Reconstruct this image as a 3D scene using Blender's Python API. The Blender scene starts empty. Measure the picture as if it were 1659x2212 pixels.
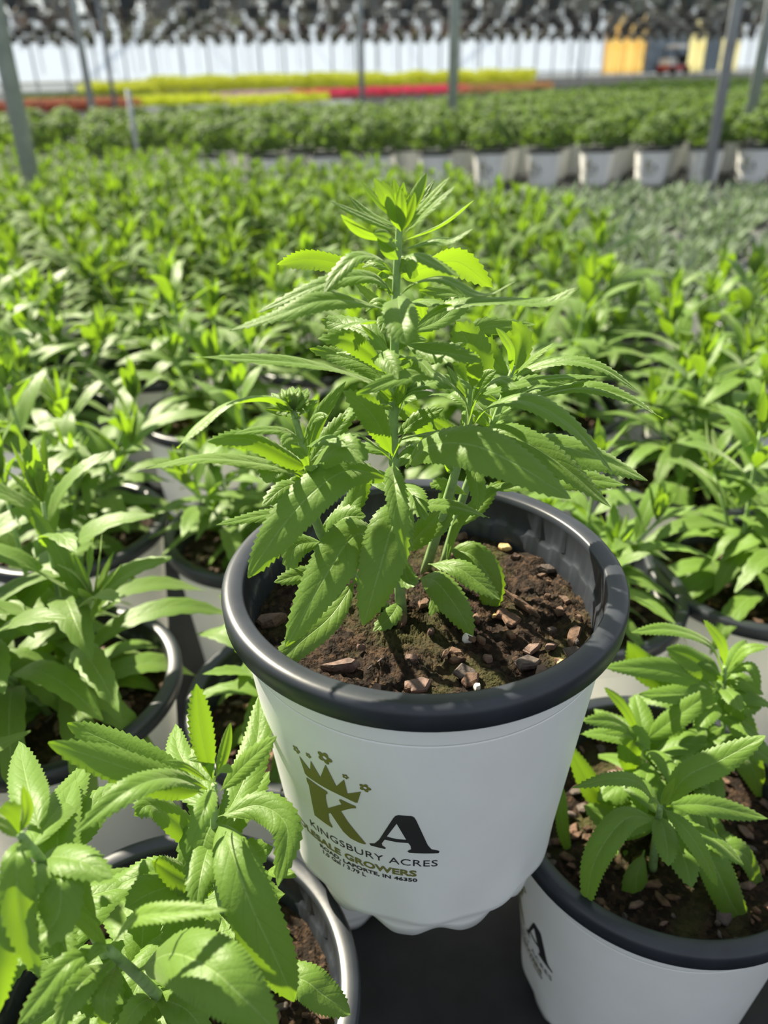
import bpy, math, random
import numpy as np
from mathutils import Vector, Matrix, noise
R = math.radians
scn = bpy.context.scene
col = scn.collection

# ------------------------------------------------------------------ camera, light, exposure
CAM_H = 0.60; FPX = 1700.0; PITCH = R(29.5); ROLL = R(-1.0)
cp, sp = math.cos(PITCH), math.sin(PITCH)
FW = Vector((0, cp, -sp)); UP0 = Vector((0, sp, cp)); RT0 = Vector((1, 0, 0))
RT = math.cos(ROLL)*RT0 + math.sin(ROLL)*UP0
UP = -math.sin(ROLL)*RT0 + math.cos(ROLL)*UP0
CAMP = Vector((0, 0, CAM_H))
cam_d = bpy.data.cameras.new('camera'); cam = bpy.data.objects.new('camera', cam_d); col.objects.link(cam)
cam.matrix_world = Matrix(((RT.x, UP.x, -FW.x, 0), (RT.y, UP.y, -FW.y, 0), (RT.z, UP.z, -FW.z, CAM_H), (0, 0, 0, 1)))
cam_d.sensor_fit = 'VERTICAL'; cam_d.sensor_height = 36.0; cam_d.sensor_width = 27.0
cam_d.lens = FPX/2212*36.0
cam_d.clip_start = 0.02; cam_d.clip_end = 400
cam_d.dof.use_dof = True; cam_d.dof.focus_distance = 0.362; cam_d.dof.aperture_fstop = 7.3
scn.camera = cam

SUN_DIR = Vector((-0.52, 0.52, 0.68)).normalized()
sd = bpy.data.lights.new('sun', 'SUN'); sd.energy = 15.0; sd.angle = R(0.9); sd.color = (1.0, 0.91, 0.72)
so = bpy.data.objects.new('sun', sd); col.objects.link(so); so.location = (-3, 3, 6)
so.rotation_euler = SUN_DIR.to_track_quat('Z', 'Y').to_euler()
w = bpy.data.worlds.new('sky'); scn.world = w; w.use_nodes = True
nt = w.node_tree; nt.nodes.clear()
wo = nt.nodes.new('ShaderNodeOutputWorld'); bg = nt.nodes.new('ShaderNodeBackground')
tc = nt.nodes.new('ShaderNodeTexCoord'); sx = nt.nodes.new('ShaderNodeSeparateXYZ'); cr = nt.nodes.new('ShaderNodeValToRGB')
nt.links.new(tc.outputs['Generated'], sx.inputs[0]); nt.links.new(sx.outputs['Z'], cr.inputs[0])
cr.color_ramp.elements[0].position = 0.0; cr.color_ramp.elements[0].color = (0.83, 0.92, 1.0, 1)
cr.color_ramp.elements[1].position = 0.9; cr.color_ramp.elements[1].color = (0.66, 0.73, 0.83, 1)
nt.links.new(cr.outputs[0], bg.inputs[0]); bg.inputs[1].default_value = 0.88
nt.links.new(bg.outputs[0], wo.inputs[0])
scn.view_settings.view_transform = 'Standard'; scn.view_settings.look = 'None'
scn.view_settings.gamma = 1.0; scn.view_settings.use_curve_mapping = False
scn.view_settings.exposure = 0.05

def ray(px, py):
    return (px-829.5)/FPX*RT - (py-1106)/FPX*UP + FW
def at(px, py, Y):
    d = ray(px, py); return CAMP + d*(Y/d.y)
def atz(px, py, z):
    d = ray(px, py); return CAMP + d*((z-CAM_H)/d.z)

# ------------------------------------------------------------------ materials
MATS = {}
def newmat(name):
    m = bpy.data.materials.new(name); m.use_nodes = True; MATS[name] = m
    n = m.node_tree.nodes; n.clear(); return m, n, m.node_tree.links
def simple(name, color, rough=0.5, metal=0.0, noise_amt=0.0, nscale=40, bump=0.0, spec=0.5):
    m, n, l = newmat(name)
    o = n.new('ShaderNodeOutputMaterial'); b = n.new('ShaderNodeBsdfPrincipled')
    b.inputs['Roughness'].default_value = rough; b.inputs['Metallic'].default_value = metal
    b.inputs['Specular IOR Level'].default_value = spec
    l.new(b.outputs[0], o.inputs[0])
    t = n.new('ShaderNodeTexCoord'); ns = n.new('ShaderNodeTexNoise'); ns.inputs['Scale'].default_value = nscale; ns.inputs['Detail'].default_value = 6
    l.new(t.outputs['Object'], ns.inputs['Vector'])
    r = n.new('ShaderNodeValToRGB'); c = color
    r.color_ramp.elements[0].position = .3; r.color_ramp.elements[1].position = .7
    r.color_ramp.elements[0].color = (*[x*(1-noise_amt) for x in c], 1); r.color_ramp.elements[1].color = (*[min(1, x*(1+noise_amt)) for x in c], 1)
    l.new(ns.outputs[0], r.inputs[0]); l.new(r.outputs[0], b.inputs['Base Color'])
    if bump:
        bp = n.new('ShaderNodeBump'); bp.inputs['Strength'].default_value = bump; bp.inputs['Distance'].default_value = .002
        l.new(ns.outputs[0], bp.inputs['Height']); l.new(bp.outputs[0], b.inputs['Normal'])
    return m

def leafmat(name, top, back, trans, tfac=0.42, veins=True, vary=0.25, rough=0.48):
    m, n, l = newmat(name)
    if not veins: rough = .68
    o = n.new('ShaderNodeOutputMaterial'); b = n.new('ShaderNodeBsdfPrincipled')
    b.inputs['Roughness'].default_value = rough; b.inputs['Specular IOR Level'].default_value = 0.36 if veins else .2
    b.inputs['Sheen Weight'].default_value = 0.38 if veins else .15; b.inputs['Sheen Roughness'].default_value = 0.4; b.inputs['Sheen Tint'].default_value = (0.92, 1.0, 0.72, 1)
    tr = n.new('ShaderNodeBsdfTranslucent'); mx = n.new('ShaderNodeMixShader'); mx.inputs[0].default_value = tfac
    l.new(b.outputs[0], mx.inputs[1]); l.new(tr.outputs[0], mx.inputs[2]); l.new(mx.outputs[0], o.inputs[0])
    geo = n.new('ShaderNodeNewGeometry')
    mc = n.new('ShaderNodeMix'); mc.data_type = 'RGBA'
    l.new(geo.outputs['Backfacing'], mc.inputs[0]); mc.inputs[6].default_value = (*top, 1); mc.inputs[7].default_value = (*back, 1)
    # per-leaf variation
    hv = n.new('ShaderNodeHueSaturation')
    mr = n.new('ShaderNodeMapRange'); mr.inputs[3].default_value = 1-vary; mr.inputs[4].default_value = 1+vary
    l.new(geo.outputs['Random Per Island'], mr.inputs[0]); l.new(mr.outputs[0], hv.inputs['Value'])
    l.new(mc.outputs[2], hv.inputs['Color'])
    tcol = n.new('ShaderNodeHueSaturation'); tcol.inputs['Color'].default_value = (*trans, 1); l.new(mr.outputs[0], tcol.inputs['Value'])
    if veins:
        uv = n.new('ShaderNodeUVMap'); sep = n.new('ShaderNodeSeparateXYZ'); l.new(uv.outputs[0], sep.inputs[0])
        def M(op, a, bb=None, c=None):
            q = n.new('ShaderNodeMath'); q.operation = op
            for i, v in enumerate((a, bb, c)):
                if v is None: continue
                if isinstance(v, (int, float)): q.inputs[i].default_value = v
                else: l.new(v, q.inputs[i])
            return q.outputs[0]
        v = M('ABSOLUTE', M('SUBTRACT', M('MULTIPLY', sep.outputs['Y'], 2.0), 1.0))
        ph = M('SUBTRACT', M('MULTIPLY', sep.outputs['X'], 9.0), M('MULTIPLY', v, 1.7))
        tri = M('ABSOLUTE', M('SUBTRACT', M('FRACT', ph), 0.5))       # .5 at vein
        side = M('SMOOTH_MAX', M('MULTIPLY', M('SUBTRACT', tri, 0.44), 16.0), 0.0, 0.1)
        side = M('MULTIPLY', side, M('SUBTRACT', 1.0, v))
        mid = M('MAXIMUM', M('SUBTRACT', 1.0, M('MULTIPLY', v, 16.0)), 0.0)
        vein = M('MINIMUM', mid, 1.0)
        vc = n.new('ShaderNodeMix'); vc.data_type = 'RGBA'
        l.new(M('MULTIPLY', vein, 0.45), vc.inputs[0]); l.new(hv.outputs[0], vc.inputs[6]); vc.inputs[7].default_value = (0.36, 0.50, 0.18, 1)
        v2 = n.new('ShaderNodeMix'); v2.data_type = 'RGBA'; l.new(M('MULTIPLY', M('MINIMUM', side, 1.0), 0.55), v2.inputs[0]); l.new(vc.outputs[2], v2.inputs[6]); v2.inputs[7].default_value = (top[0]*.5, top[1]*.55, top[2]*.5, 1)
        l.new(v2.outputs[2], b.inputs['Base Color'])
        vd = n.new('ShaderNodeMix'); vd.data_type = 'RGBA'
        l.new(M('MULTIPLY', vein, 0.40), vd.inputs[0]); l.new(tcol.outputs[0], vd.inputs[6]); vd.inputs[7].default_value = (trans[0]*.45, trans[1]*.5, trans[2]*.4, 1)
        l.new(vd.outputs[2], tr.inputs['Color'])
        t = n.new('ShaderNodeTexCoord'); ns = n.new('ShaderNodeTexNoise'); ns.inputs['Scale'].default_value = 650; ns.inputs['Detail'].default_value = 3
        l.new(t.outputs['Object'], ns.inputs['Vector'])
        hgt = M('ADD', M('MULTIPLY', ns.outputs[0], 0.7), M('MULTIPLY', M('POWER', M('MULTIPLY', tri, 2.0), 3.0), -0.32))
        hgt = M('SUBTRACT', hgt, M('MULTIPLY', mid, 0.6))
        bp = n.new('ShaderNodeBump'); bp.inputs['Strength'].default_value = 0.4; bp.inputs['Distance'].default_value = 0.0007
        l.new(hgt, bp.inputs['Height']); l.new(bp.outputs[0], b.inputs['Normal'])
    else:
        l.new(hv.outputs[0], b.inputs['Base Color']); l.new(tcol.outputs[0], tr.inputs['Color'])
    return m

leafmat('leaf', (0.122, 0.220, 0.030), (0.18, 0.27, 0.065), (0.25, 0.43, 0.012), 0.38, True, 0.14)
leafmat('young_leaf', (0.145, 0.250, 0.034), (0.19, 0.29, 0.06), (0.28, 0.47, 0.012), 0.38, True, 0.12)
leafmat('leaf_far', (0.095, 0.168, 0.032), (0.14, 0.21, 0.06), (0.17, 0.29, 0.012), 0.32, False, 0.3)
leafmat('silver_leaf', (0.150, 0.200, 0.135), (0.19, 0.24, 0.18), (0.14, 0.22, 0.08), 0.25, False, 0.25)
leafmat('bush_leaf', (0.095, 0.155, 0.045), (0.14, 0.20, 0.07), (0.17, 0.29, 0.02), 0.30, False, 0.3)
leafmat('trailing_leaf', (0.27, 0.27, 0.26), (0.33, 0.33, 0.32), (0.3, 0.3, 0.26), 0.3, False, 0.5)
leafmat('trailing_dry', (0.11, 0.08, 0.06), (0.13, 0.1, 0.08), (0.12, 0.08, 0.05), 0.2, False, 0.4)
leafmat('yellow_petal', (0.72, 0.72, 0.06), (0.72, 0.72, 0.07), (0.75, 0.8, 0.08), 0.4, False, 0.15)
leafmat('lime_petal', (0.70, 0.75, 0.05), (0.7, 0.74, 0.06), (0.8, 0.85, 0.06), 0.4, False, 0.15)
leafmat('red_petal', (0.42, 0.13, 0.09), (0.42, 0.14, 0.1), (0.5, 0.15, 0.08), 0.4, False, 0.35)
leafmat('pink_petal', (0.80, 0.07, 0.16), (0.8, 0.08, 0.2), (0.9, 0.1, 0.2), 0.4, False, 0.2)
leafmat('mauve_petal', (0.62, 0.38, 0.52), (0.6, 0.4, 0.5), (0.8, 0.5, 0.6), 0.4, False, 0.25)
leafmat('orange_petal', (0.55, 0.27, 0.14), (0.55, 0.28, 0.15), (0.6, 0.35, 0.15), 0.4, False, 0.3)
simple('stem', (0.22, 0.34, 0.12), 0.6, 0, .2, 200)
simple('pot_white', (0.80, 0.80, 0.78), 0.38, 0, .03, 25)
simple('pot_black', (0.020, 0.024, 0.031), 0.38, 0, .2, 60, 0.05)
simple('ink_olive', (0.165, 0.165, 0.035), 0.45, 0, .05, 60)
simple('ink_black', (0.025, 0.025, 0.025), 0.4, 0, .1, 60)
simple('ink_grey', (0.33, 0.33, 0.33), 0.5)
simple('ground_fabric', (0.011, 0.012, 0.014), 0.75, 0, .45, 30, .4)
simple('concrete', (0.30, 0.32, 0.34), 0.8, 0, .2, 6)
simple('galvanised', (0.34, 0.36, 0.38), 0.45, .0, .15, 20)
simple('wire', (0.30, 0.32, 0.33), 0.5, .3, .1)
simple('basket_plastic', (0.15, 0.17, 0.19), 0.4, 0, .2)
simple('basket_pale', (0.55, 0.56, 0.55), 0.5, 0, .2)
simple('straw', (0.62, 0.42, 0.18), 0.7, 0, .3, 300, .5)
simple('perlite', (0.75, 0.72, 0.66), 0.8)
simple('slate_panel', (0.22, 0.27, 0.33), 0.6, 0, .15, 2)
simple('cart_red', (0.5, 0.05, 0.04), 0.4)
simple('cart_white', (0.75, 0.72, 0.70), 0.5)
simple('rubber', (0.02, 0.02, 0.02), 0.7)
simple('chip_pinkish', (0.135, 0.085, 0.066), 0.8, 0, .45, 220, .8)
simple('chip_brown', (0.105, 0.058, 0.034), 0.8, 0, .5, 220, .8)
simple('chip_grey', (0.085, 0.065, 0.055), 0.85, 0, .45, 220, .8)
# soil
def soilmat():
    m, n, l = newmat('soil')
    o = n.new('ShaderNodeOutputMaterial'); b = n.new('ShaderNodeBsdfPrincipled'); b.inputs['Roughness'].default_value = .9
    b.inputs['Specular IOR Level'].default_value = .2
    l.new(b.outputs[0], o.inputs[0]); t = n.new('ShaderNodeTexCoord')
    v = n.new('ShaderNodeTexVoronoi'); v.inputs['Scale'].default_value = 330; l.new(t.outputs['Object'], v.inputs['Vector'])
    r = n.new('ShaderNodeValToRGB'); e = r.color_ramp.elements
    e[0].position = 0; e[0].color = (0.012, 0.008, 0.005, 1); e[1].position = 1; e[1].color = (0.060, 0.036, 0.021, 1)
    x = e.new(.5); x.color = (0.024, 0.015, 0.010, 1)
    sp_ = n.new('ShaderNodeSeparateColor'); l.new(v.outputs['Color'], sp_.inputs[0]); l.new(sp_.outputs[0], r.inputs[0])
    n2 = n.new('ShaderNodeTexNoise'); n2.inputs['Scale'].default_value = 28; n2.inputs['Detail'].default_value = 5; l.new(t.outputs['Object'], n2.inputs['Vector'])
    r2 = n.new('ShaderNodeValToRGB'); r2.color_ramp.elements[0].position = .46; r2.color_ramp.elements[1].position = .68
    l.new(n2.outputs[0], r2.inputs[0]); mm = n.new('ShaderNodeMix'); mm.data_type = 'RGBA'; mm.inputs[7].default_value = (0.055, 0.055, 0.016, 1)
    l.new(r2.outputs[0], mm.inputs[0]); l.new(r.outputs[0], mm.inputs[6]); l.new(mm.outputs[2], b.inputs['Base Color'])
    n3 = n.new('ShaderNodeTexNoise'); n3.inputs['Scale'].default_value = 500; n3.inputs['Detail'].default_value = 6; l.new(t.outputs['Object'], n3.inputs['Vector'])
    bp = n.new('ShaderNodeBump'); bp.inputs['Strength'].default_value = 1; bp.inputs['Distance'].default_value = .003
    l.new(n3.outputs[0], bp.inputs['Height']); l.new(bp.outputs[0], b.inputs['Normal'])
soilmat()
# thin translucent greenhouse cladding
def filmmat(name, c, clear):
    m, n, l = newmat(name)
    o = n.new('ShaderNodeOutputMaterial'); t = n.new('ShaderNodeBsdfTransparent'); d = n.new('ShaderNodeBsdfTranslucent'); mx = n.new('ShaderNodeMixShader')
    d.inputs[0].default_value = (*c, 1); t.inputs[0].default_value = (*c, 1); mx.inputs[0].default_value = 1-clear
    l.new(t.outputs[0], mx.inputs[1]); l.new(d.outputs[0], mx.inputs[2]); l.new(mx.outputs[0], o.inputs[0])
filmmat('wall_film', (0.93, 0.96, 1.0), 0.72)
filmmat('yellow_panel', (1.0, 0.80, 0.44), 0.6); filmmat('cream_panel', (1.0, 0.93, 0.66), 0.6)
filmmat('roof_film', (0.50, 0.54, 0.58), 0.55)

# ------------------------------------------------------------------ mesh builder
class MB:
    def __init__(s): s.v = []; s.f = []; s.uv = []; s.m = []
    def add(s, vs, fs, uvs=None, mi=0):
        o = len(s.v); s.v.extend([tuple(p) for p in vs]); s.uv.extend(uvs if uvs else [(0, 0)]*len(vs))
        s.f.extend([tuple(i+o for i in f) for f in fs]); s.m.extend([mi]*len(fs))
    def mesh(s, name, mats, smooth=True, origin=None):
        me = bpy.data.meshes.new(name)
        v = s.v if origin is None else [(a-origin[0], b-origin[1], c-origin[2]) for a, b, c in s.v]
        me.from_pydata(v, [], s.f)
        u = me.uv_layers.new(name='UVMap'); li = np.empty(len(me.loops), dtype=np.int32); me.loops.foreach_get('vertex_index', li)
        u.data.foreach_set('uv', np.array(s.uv, dtype=np.float32)[li].ravel())
        me.polygons.foreach_set('use_smooth', np.full(len(me.polygons), smooth)); me.polygons.foreach_set('material_index', np.array(s.m, dtype=np.int32))
        for q in (mats if isinstance(mats, (list, tuple)) else [mats]): me.materials.append(MATS[q])
        me.update(); return me
def link(name, me, parent=None, loc=None):
    o = bpy.data.objects.new(name, me); col.objects.link(o)
    if parent: o.parent = parent
    if loc is not None: o.location = loc
    return o
def empty(name, loc, rz=0):
    o = bpy.data.objects.new(name, None); col.objects.link(o); o.location = loc; o.rotation_euler = (0, 0, rz); o.empty_display_size = .05
    return o
def tag(o, label=None, cat=None, group=None, kind=None):
    if label: o['label'] = label
    if cat: o['category'] = cat
    if group: o['group'] = group
    if kind: o['kind'] = kind
    return o
def copy_tree(o, parent=None):
    c = o.copy(); col.objects.link(c)
    if parent: c.parent = parent
    for ch in CH.get(o.name, []): copy_tree(ch, c)
    return c
CH = {}

def lathe(mb, prof, n=64, mi=0, cx=0, cy=0, closed=False, fn=None):
    vs = []; fs = []; k = len(prof)
    for i in range(n):
        t = 2*math.pi*i/n
        for j, (r, z) in enumerate(prof):
            if fn: r, z = fn(t, j, r, z)
            vs.append((cx+r*math.cos(t), cy+r*math.sin(t), z))
    for i in range(n):
        a = i*k; b = ((i+1) % n)*k
        for j in range(k-1): fs.append((a+j, b+j, b+j+1, a+j+1))
        if closed: fs.append((a+k-1, b+k-1, b, a))
    mb.add(vs, fs, None, mi)
def tube(mb, pts, r0, r1=None, n=8, mi=0, cap=True):
    r1 = r0 if r1 is None else r1
    pts = [Vector(p) for p in pts]; N = len(pts); vs = []; fs = []
    for i, p in enumerate(pts):
        d = (pts[min(i+1, N-1)]-pts[max(i-1, 0)]).normalized()
        a = d.cross(Vector((0, 0, 1)) if abs(d.z) < .9 else Vector((1, 0, 0))).normalized(); b = d.cross(a)
        r = r0+(r1-r0)*i/(N-1)
        for j in range(n):
            t = 2*math.pi*j/n; vs.append(p+a*(r*math.cos(t))+b*(r*math.sin(t)))
    for i in range(N-1):
        for j in range(n): fs.append((i*n+j, i*n+(j+1) % n, (i+1)*n+(j+1) % n, (i+1)*n+j))
    if cap: fs.append(tuple(range(n))[::-1]); fs.append(tuple(range((N-1)*n, N*n)))
    mb.add(vs, fs, None, mi)
def box(mb, c, s, rz=0, mi=0):
    vs = []
    for dx in (-.5, .5):
        for dy in (-.5, .5):
            for dz in (-.5, .5):
                x, y = dx*s[0], dy*s[1]
                vs.append((c[0]+x*math.cos(rz)-y*math.sin(rz), c[1]+x*math.sin(rz)+y*math.cos(rz), c[2]+dz*s[2]))
    mb.add(vs, [(0, 1, 3, 2), (4, 6, 7, 5), (0, 4, 5, 1), (2, 3, 7, 6), (0, 2, 6, 4), (1, 5, 7, 3)], None, mi)
def spline(pts, n):
    P = [Vector(p) for p in pts]
    P = [P[0]*2-P[1]] + P + [P[-1]*2-P[-2]]; segs = len(P)-3; out = []
    for i in range(n+1):
        t = i/n*segs; k = min(int(t), segs-1); t -= k
        a, b, c, d = P[k:k+4]
        out.append(0.5*((2*b)+(c-a)*t+(2*a-5*b+4*c-d)*t*t+(3*b-3*c+d-a)*t**3))
    return out
def leaf(mb, pts, w, up=(0, 0, 1), fold=18, nu=26, teeth=True, petiole=0.10, rnd=None, mi=0, cols=(-1, -.55, -.18, 0, .18, .55, 1), wave=0.0, peak=.42, curl=.25, blunt=0.0):
    rnd = rnd or random
    C = spline(pts, nu); L = sum((C[i+1]-C[i]).length for i in range(nu)); up = Vector(up)
    th = R(fold); ph = rnd.random()*6.28; vs = []; uvs = []; nc = len(cols)
    for i, c in enumerate(C):
        u = i/nu; T = (C[min(i+1, nu)]-C[max(i-1, 0)]).normalized()
        S = T.cross(up)
        if S.length < 1e-3: S = T.cross(Vector((1, .2, 0)))
        S.normalize(); N = S.cross(T).normalized()
        x = max(0, (u-petiole*.6)/(1-petiole*.6))
        a = peak/(1-peak)*1.05
        f = (x**a)*((1-x)**1.0); mxv = (peak**a)*((1-peak)**1.0); f = f/mxv if mxv else f
        f = f**(.82-blunt*.4)
        f = max(f, .07*(1-u)**.3 if u < .5 else 0.0)
        hw = w*.5*f
        out = 0; fwd = 0
        if teeth and .16 < u < .93:
            if i % 2 == 1: out = min(.00055, .06*w)*(1 if hw > .1*w else .4); fwd = .0009
            else: out = -min(.0003, .03*w)
        elif i == nu: hw = w*.015
        sag = wave*math.sin(u*9+ph)
        for v in cols:
            av = abs(v); side = 1 if v > 0 else -1
            lat = hw*av*math.cos(th); hgt = hw*av*math.sin(th) - curl*hw*av*av*av
            if av == 1: lat += out
            p = c + S*(side*lat) + N*(hgt + sag*av*(1 if v > 0 else -.6))
            if av == 1: p = p + T*fwd
            vs.append(p); uvs.append((u, .5+v*.5))
    fs = []
    for i in range(nu):
        for j in range(nc-1): fs.append((i*nc+j, i*nc+j+1, (i+1)*nc+j+1, (i+1)*nc+j))
    mb.add(vs, fs, uvs, mi)

# ------------------------------------------------------------------ pots (origin at the base centre)
PH = 0.190; RR = 0.100
def body_r(h): return .0930+(.0775-.0930)*(h-.013)/.152
def pot_body(n=288):
    mb = MB()
    hs = [.010, .020, .0274, .0282, .0285, .0288, .0296, .045, .07, .1, .13, .15, .163, .168, .172]
    prof = [(body_r(h)+(-.0007 if abs(h-.0285) < .0001 else 0), PH-h) for h in hs] + [(.0735, PH-.176), (.0722, .006), (.0715, 0.0), (.066, 0.0), (.066, .012), (0.0, .012)]
    def fn(t, j, r, z):
        if 12 <= j <= 15: r += .0010*math.cos(12*t)*(1 if j < 15 else .5)
        if j >= 16 and j <= 18 :
            g = .5+.5*math.sin(12*t+.6)+.18*math.sin(5*t)
            if z < .005: z = .0085*max(0, g)**1.3
            elif z < .011: z = .0075+.0045*max(0, g)**1.3
        if j == 15: r -= .0004
        return r, z
    lathe(mb, prof, n, fn=fn)
    return mb.mesh('pot_body', 'pot_white')
def pot_rim(n=128):
    mb = MB()
    prof = [(.0935, PH-.0125), (.0985, PH-.0130), (.0997, PH-.0120), (.1000, PH-.0040), (.0996, PH-.0020), (.0984, PH-.0005), (.0960, PH), (.0905, PH-.0004), (.0893, PH-.0012), (.0888, PH-.004)]
    lathe(mb, prof, n); return mb.mesh('pot_rim', 'pot_black')
def pot_inner(n=128):
    mb = MB()
    # inner wall with a stepped ledge cut into short panels
    prof = [(.0888, PH-.004), (.0886, PH-.016), (.0870, PH-.0185), (.0862, PH-.0195), (.0850, PH-.040), (.082, PH-.06)]
    def fn(t, j, r, z):
        s = (t*14/math.pi) % 1.0
        if j in (1, 2, 3): z += .0012*(1 if s < .5 else -1); 
        if j == 1: r -= .0010 if s < .08 else 0
        return r, z
    lathe(mb, prof, n*2, fn=fn); return mb.mesh('pot_lining', 'pot_black')
def soil_mesh(seed, rings=40, n=120, coarse=.0028):
    rnd = random.Random(seed); mb = MB(); vs = [(0, 0, PH-.030+.004)]; fs = []
    for i in range(1, rings+1):
        r = .0868*i/rings
        for j in range(n):
            t = 2*math.pi*j/n; x, y = r*math.cos(t), r*math.sin(t)
            z = PH-.030 + .004*(1-(r/.0868)**2) + coarse*noise.noise(Vector((x*70+seed, y*70, 0))) + .0022*noise.noise(Vector((x*260, y*260+seed, 3))) + .001*rnd.uniform(-1, 1)
            vs.append((x, y, z))
    for j in range(n): fs.append((0, 1+j, 1+(j+1) % n))
    for i in range(rings-1):
        for j in range(n):
            a = 1+i*n; b = a+n; fs.append((a+j, b+j, b+(j+1) % n, a+(j+1) % n))
    mb.add(vs, fs); return mb
def chip_geo(mb, x, y, z, L, W, H, rz, tilt, rnd, mi=0):
    M = Matrix.Translation((x, y, z)) @ Matrix.Rotation(rz, 4, 'Z') @ Matrix.Rotation(tilt, 4, 'X') @ Matrix.Rotation(rnd.uniform(-.3, .3), 4, 'Y')
    k = rnd.choice((5, 6, 7)); vs = []; prs = []
    for j in range(k):
        t = 2*math.pi*(j+rnd.uniform(-.3, .3))/k; q = rnd.uniform(.75, 1.1); prs.append((math.cos(t)*L/2*q, math.sin(t)*W/2*q))
    for s, zz in ((.86, -H/2), (1, -H/6), (.97, H/5), (.78, H/2)):
        for a, b in prs: vs.append(M @ Vector((a*s, b*s, zz*rnd.uniform(.7, 1.3))))
    fs = [tuple(range(k))[::-1], tuple(range(3*k, 4*k))]
    for q in range(3):
        for j in range(k): fs.append((q*k+j, q*k+(j+1) % k, (q+1)*k+(j+1) % k, (q+1)*k+j))
    mb.add(vs, fs, None, mi)
def soil_with_chips(seed, nchip, rings=24, n=72):
    mb = soil_mesh(seed, rings, n); rnd = random.Random(seed+5)
    for _ in range(nchip):
        r = .083*math.sqrt(rnd.random()); t = rnd.uniform(0, 6.28); L = rnd.uniform(.004, .014)
        chip_geo(mb, r*math.cos(t), r*math.sin(t), PH-.027+.003*(1-(r/.087)**2), L, L*rnd.uniform(.35, .8), rnd.uniform(.0015, .003), rnd.uniform(0, 6.28), rnd.uniform(-.4, .4), rnd, rnd.choice((1, 2, 2, 3)))
    me = mb.mesh('soil', ['soil', 'chip_pinkish', 'chip_brown', 'chip_grey'], smooth=False); return me

# printed mark on the pot wall: shapes given as (degrees round the pot, millimetres below the rim)
def wrap_pt(th, h, lift=.00025, side=0):
    t = R(th)-math.pi/2; r = body_r(h/1000)+lift
    return (r*math.cos(t), r*math.sin(t), PH-h/1000)
def poly_wrap(mb, loops, mi, lift=.00025):
    import bmesh
    from mathutils.geometry import tessellate_polygon
    L = [[Vector((a*1.45, b, 0)) for a, b in lp] for lp in loops]
    tris = tessellate_polygon(L); flat = [p for lp in loops for p in lp]
    bm = bmesh.new(); bv = [bm.verts.new((a, b, 0)) for a, b in flat]
    for t in tris:
        try: bm.faces.new([bv[i] for i in t])
        except ValueError: pass
    for _ in range(3):
        es = [e for e in bm.edges if abs(e.verts[0].co.x-e.verts[1].co.x) > 2.5]
        if not es: break
        bmesh.ops.subdivide_edges(bm, edges=es, cuts=1)
    bmesh.ops.triangulate(bm, faces=bm.faces)
    bm.verts.index_update()
    mb.add([wrap_pt(v.co.x, v.co.y, lift) for v in bm.verts], [tuple(v.index for v in f.verts) for f in bm.faces], None, mi); bm.free()
A_OUT = [(-20.1, 104.6), (-18.3, 103.6), (-16.6, 99.5), (-11.6, 80.2), (-10.9, 78.2), (-10.0, 77.2), (-6.0, 77.0), (-5.2, 77.8), (-4.6, 80.0), (-.9, 99.5), (.3, 102.8), (2.6, 104.2), (3.0, 105.2), (2.6, 106.2), (-6.9, 106.2), (-7.4, 105.2), (-6.9, 104.2), (-6.2, 103.2), (-6.4, 100.4), (-7.1, 98.3), (-11.0, 98.7), (-14.7, 98.3), (-15.8, 102.0), (-15.6, 103.9), (-14.6, 104.8), (-14.7, 106.1), (-19.8, 106.1)]
A_HOLE = [(-10.6, 84.0), (-7.7, 95.9), (-11.0, 96.3), (-14.0, 95.6)]
K_OUT = [(-42.0, 74.9), (-33.6, 76.1), (-33.5, 77.6), (-34.4, 79.2), (-34.7, 83.4), (-34.5, 89.7), (-30.5, 83.6), (-28.6, 80.8), (-29.3, 78.3), (-28.8, 77.1), (-23.5, 77.9), (-23.4, 79.3), (-25.0, 80.7), (-27.4, 83.8), (-29.2, 86.6), (-27.2, 92.8), (-24.5, 98.9), (-21.4, 105.8), (-21.8, 106.8), (-23.9, 107.0), (-27.0, 106.2), (-29.6, 103.1), (-31.3, 98.8), (-33.7, 92.5), (-34.7, 94.1), (-34.9, 100.4), (-33.9, 103.9), (-34.2, 104.9), (-41.9, 104.0), (-41.9, 94.2), (-41.7, 86.1), (-41.6, 80.0), (-42.2, 78.0)]
CROWN = [(-43.4, 61.1), (-39.3, 66.6), (-38.2, 58.7), (-35.3, 67.4), (-32.3, 55.2), (-29.5, 68.2), (-26.3, 60.5), (-25.8, 70.3), (-21.1, 65.4), (-22.7, 74.6), (-23.4, 75.1), (-26.8, 74.2), (-30.1, 73.8), (-34.5, 73.7), (-37.9, 73.5), (-41.4, 73.4), (-42.3, 72.6)]
FLOWERS = [(-44.3, 57.9, 2.5), (-38.8, 55.7, 1.7), (-32.2, 50.6, 4.0), (-25.7, 58.0, 1.7), (-19.7, 61.8, 2.9)]
TEXTS = [('KINGSBURY ACRES', -45.6, 2.6, 112.0, 117.2, 0, .0), ('WHOLESALE GROWERS', -64, -4.4, 121.4, 126.2, 1, .035),
         ('ROAD, LAPORTE, IN 46350', -42.5, -4.2, 128.2, 131.0, 0, .03), ('1.0 Gal / 3.79 L', -41.5, -22.8, 132.3, 135.5, 0, .02)]
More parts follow.
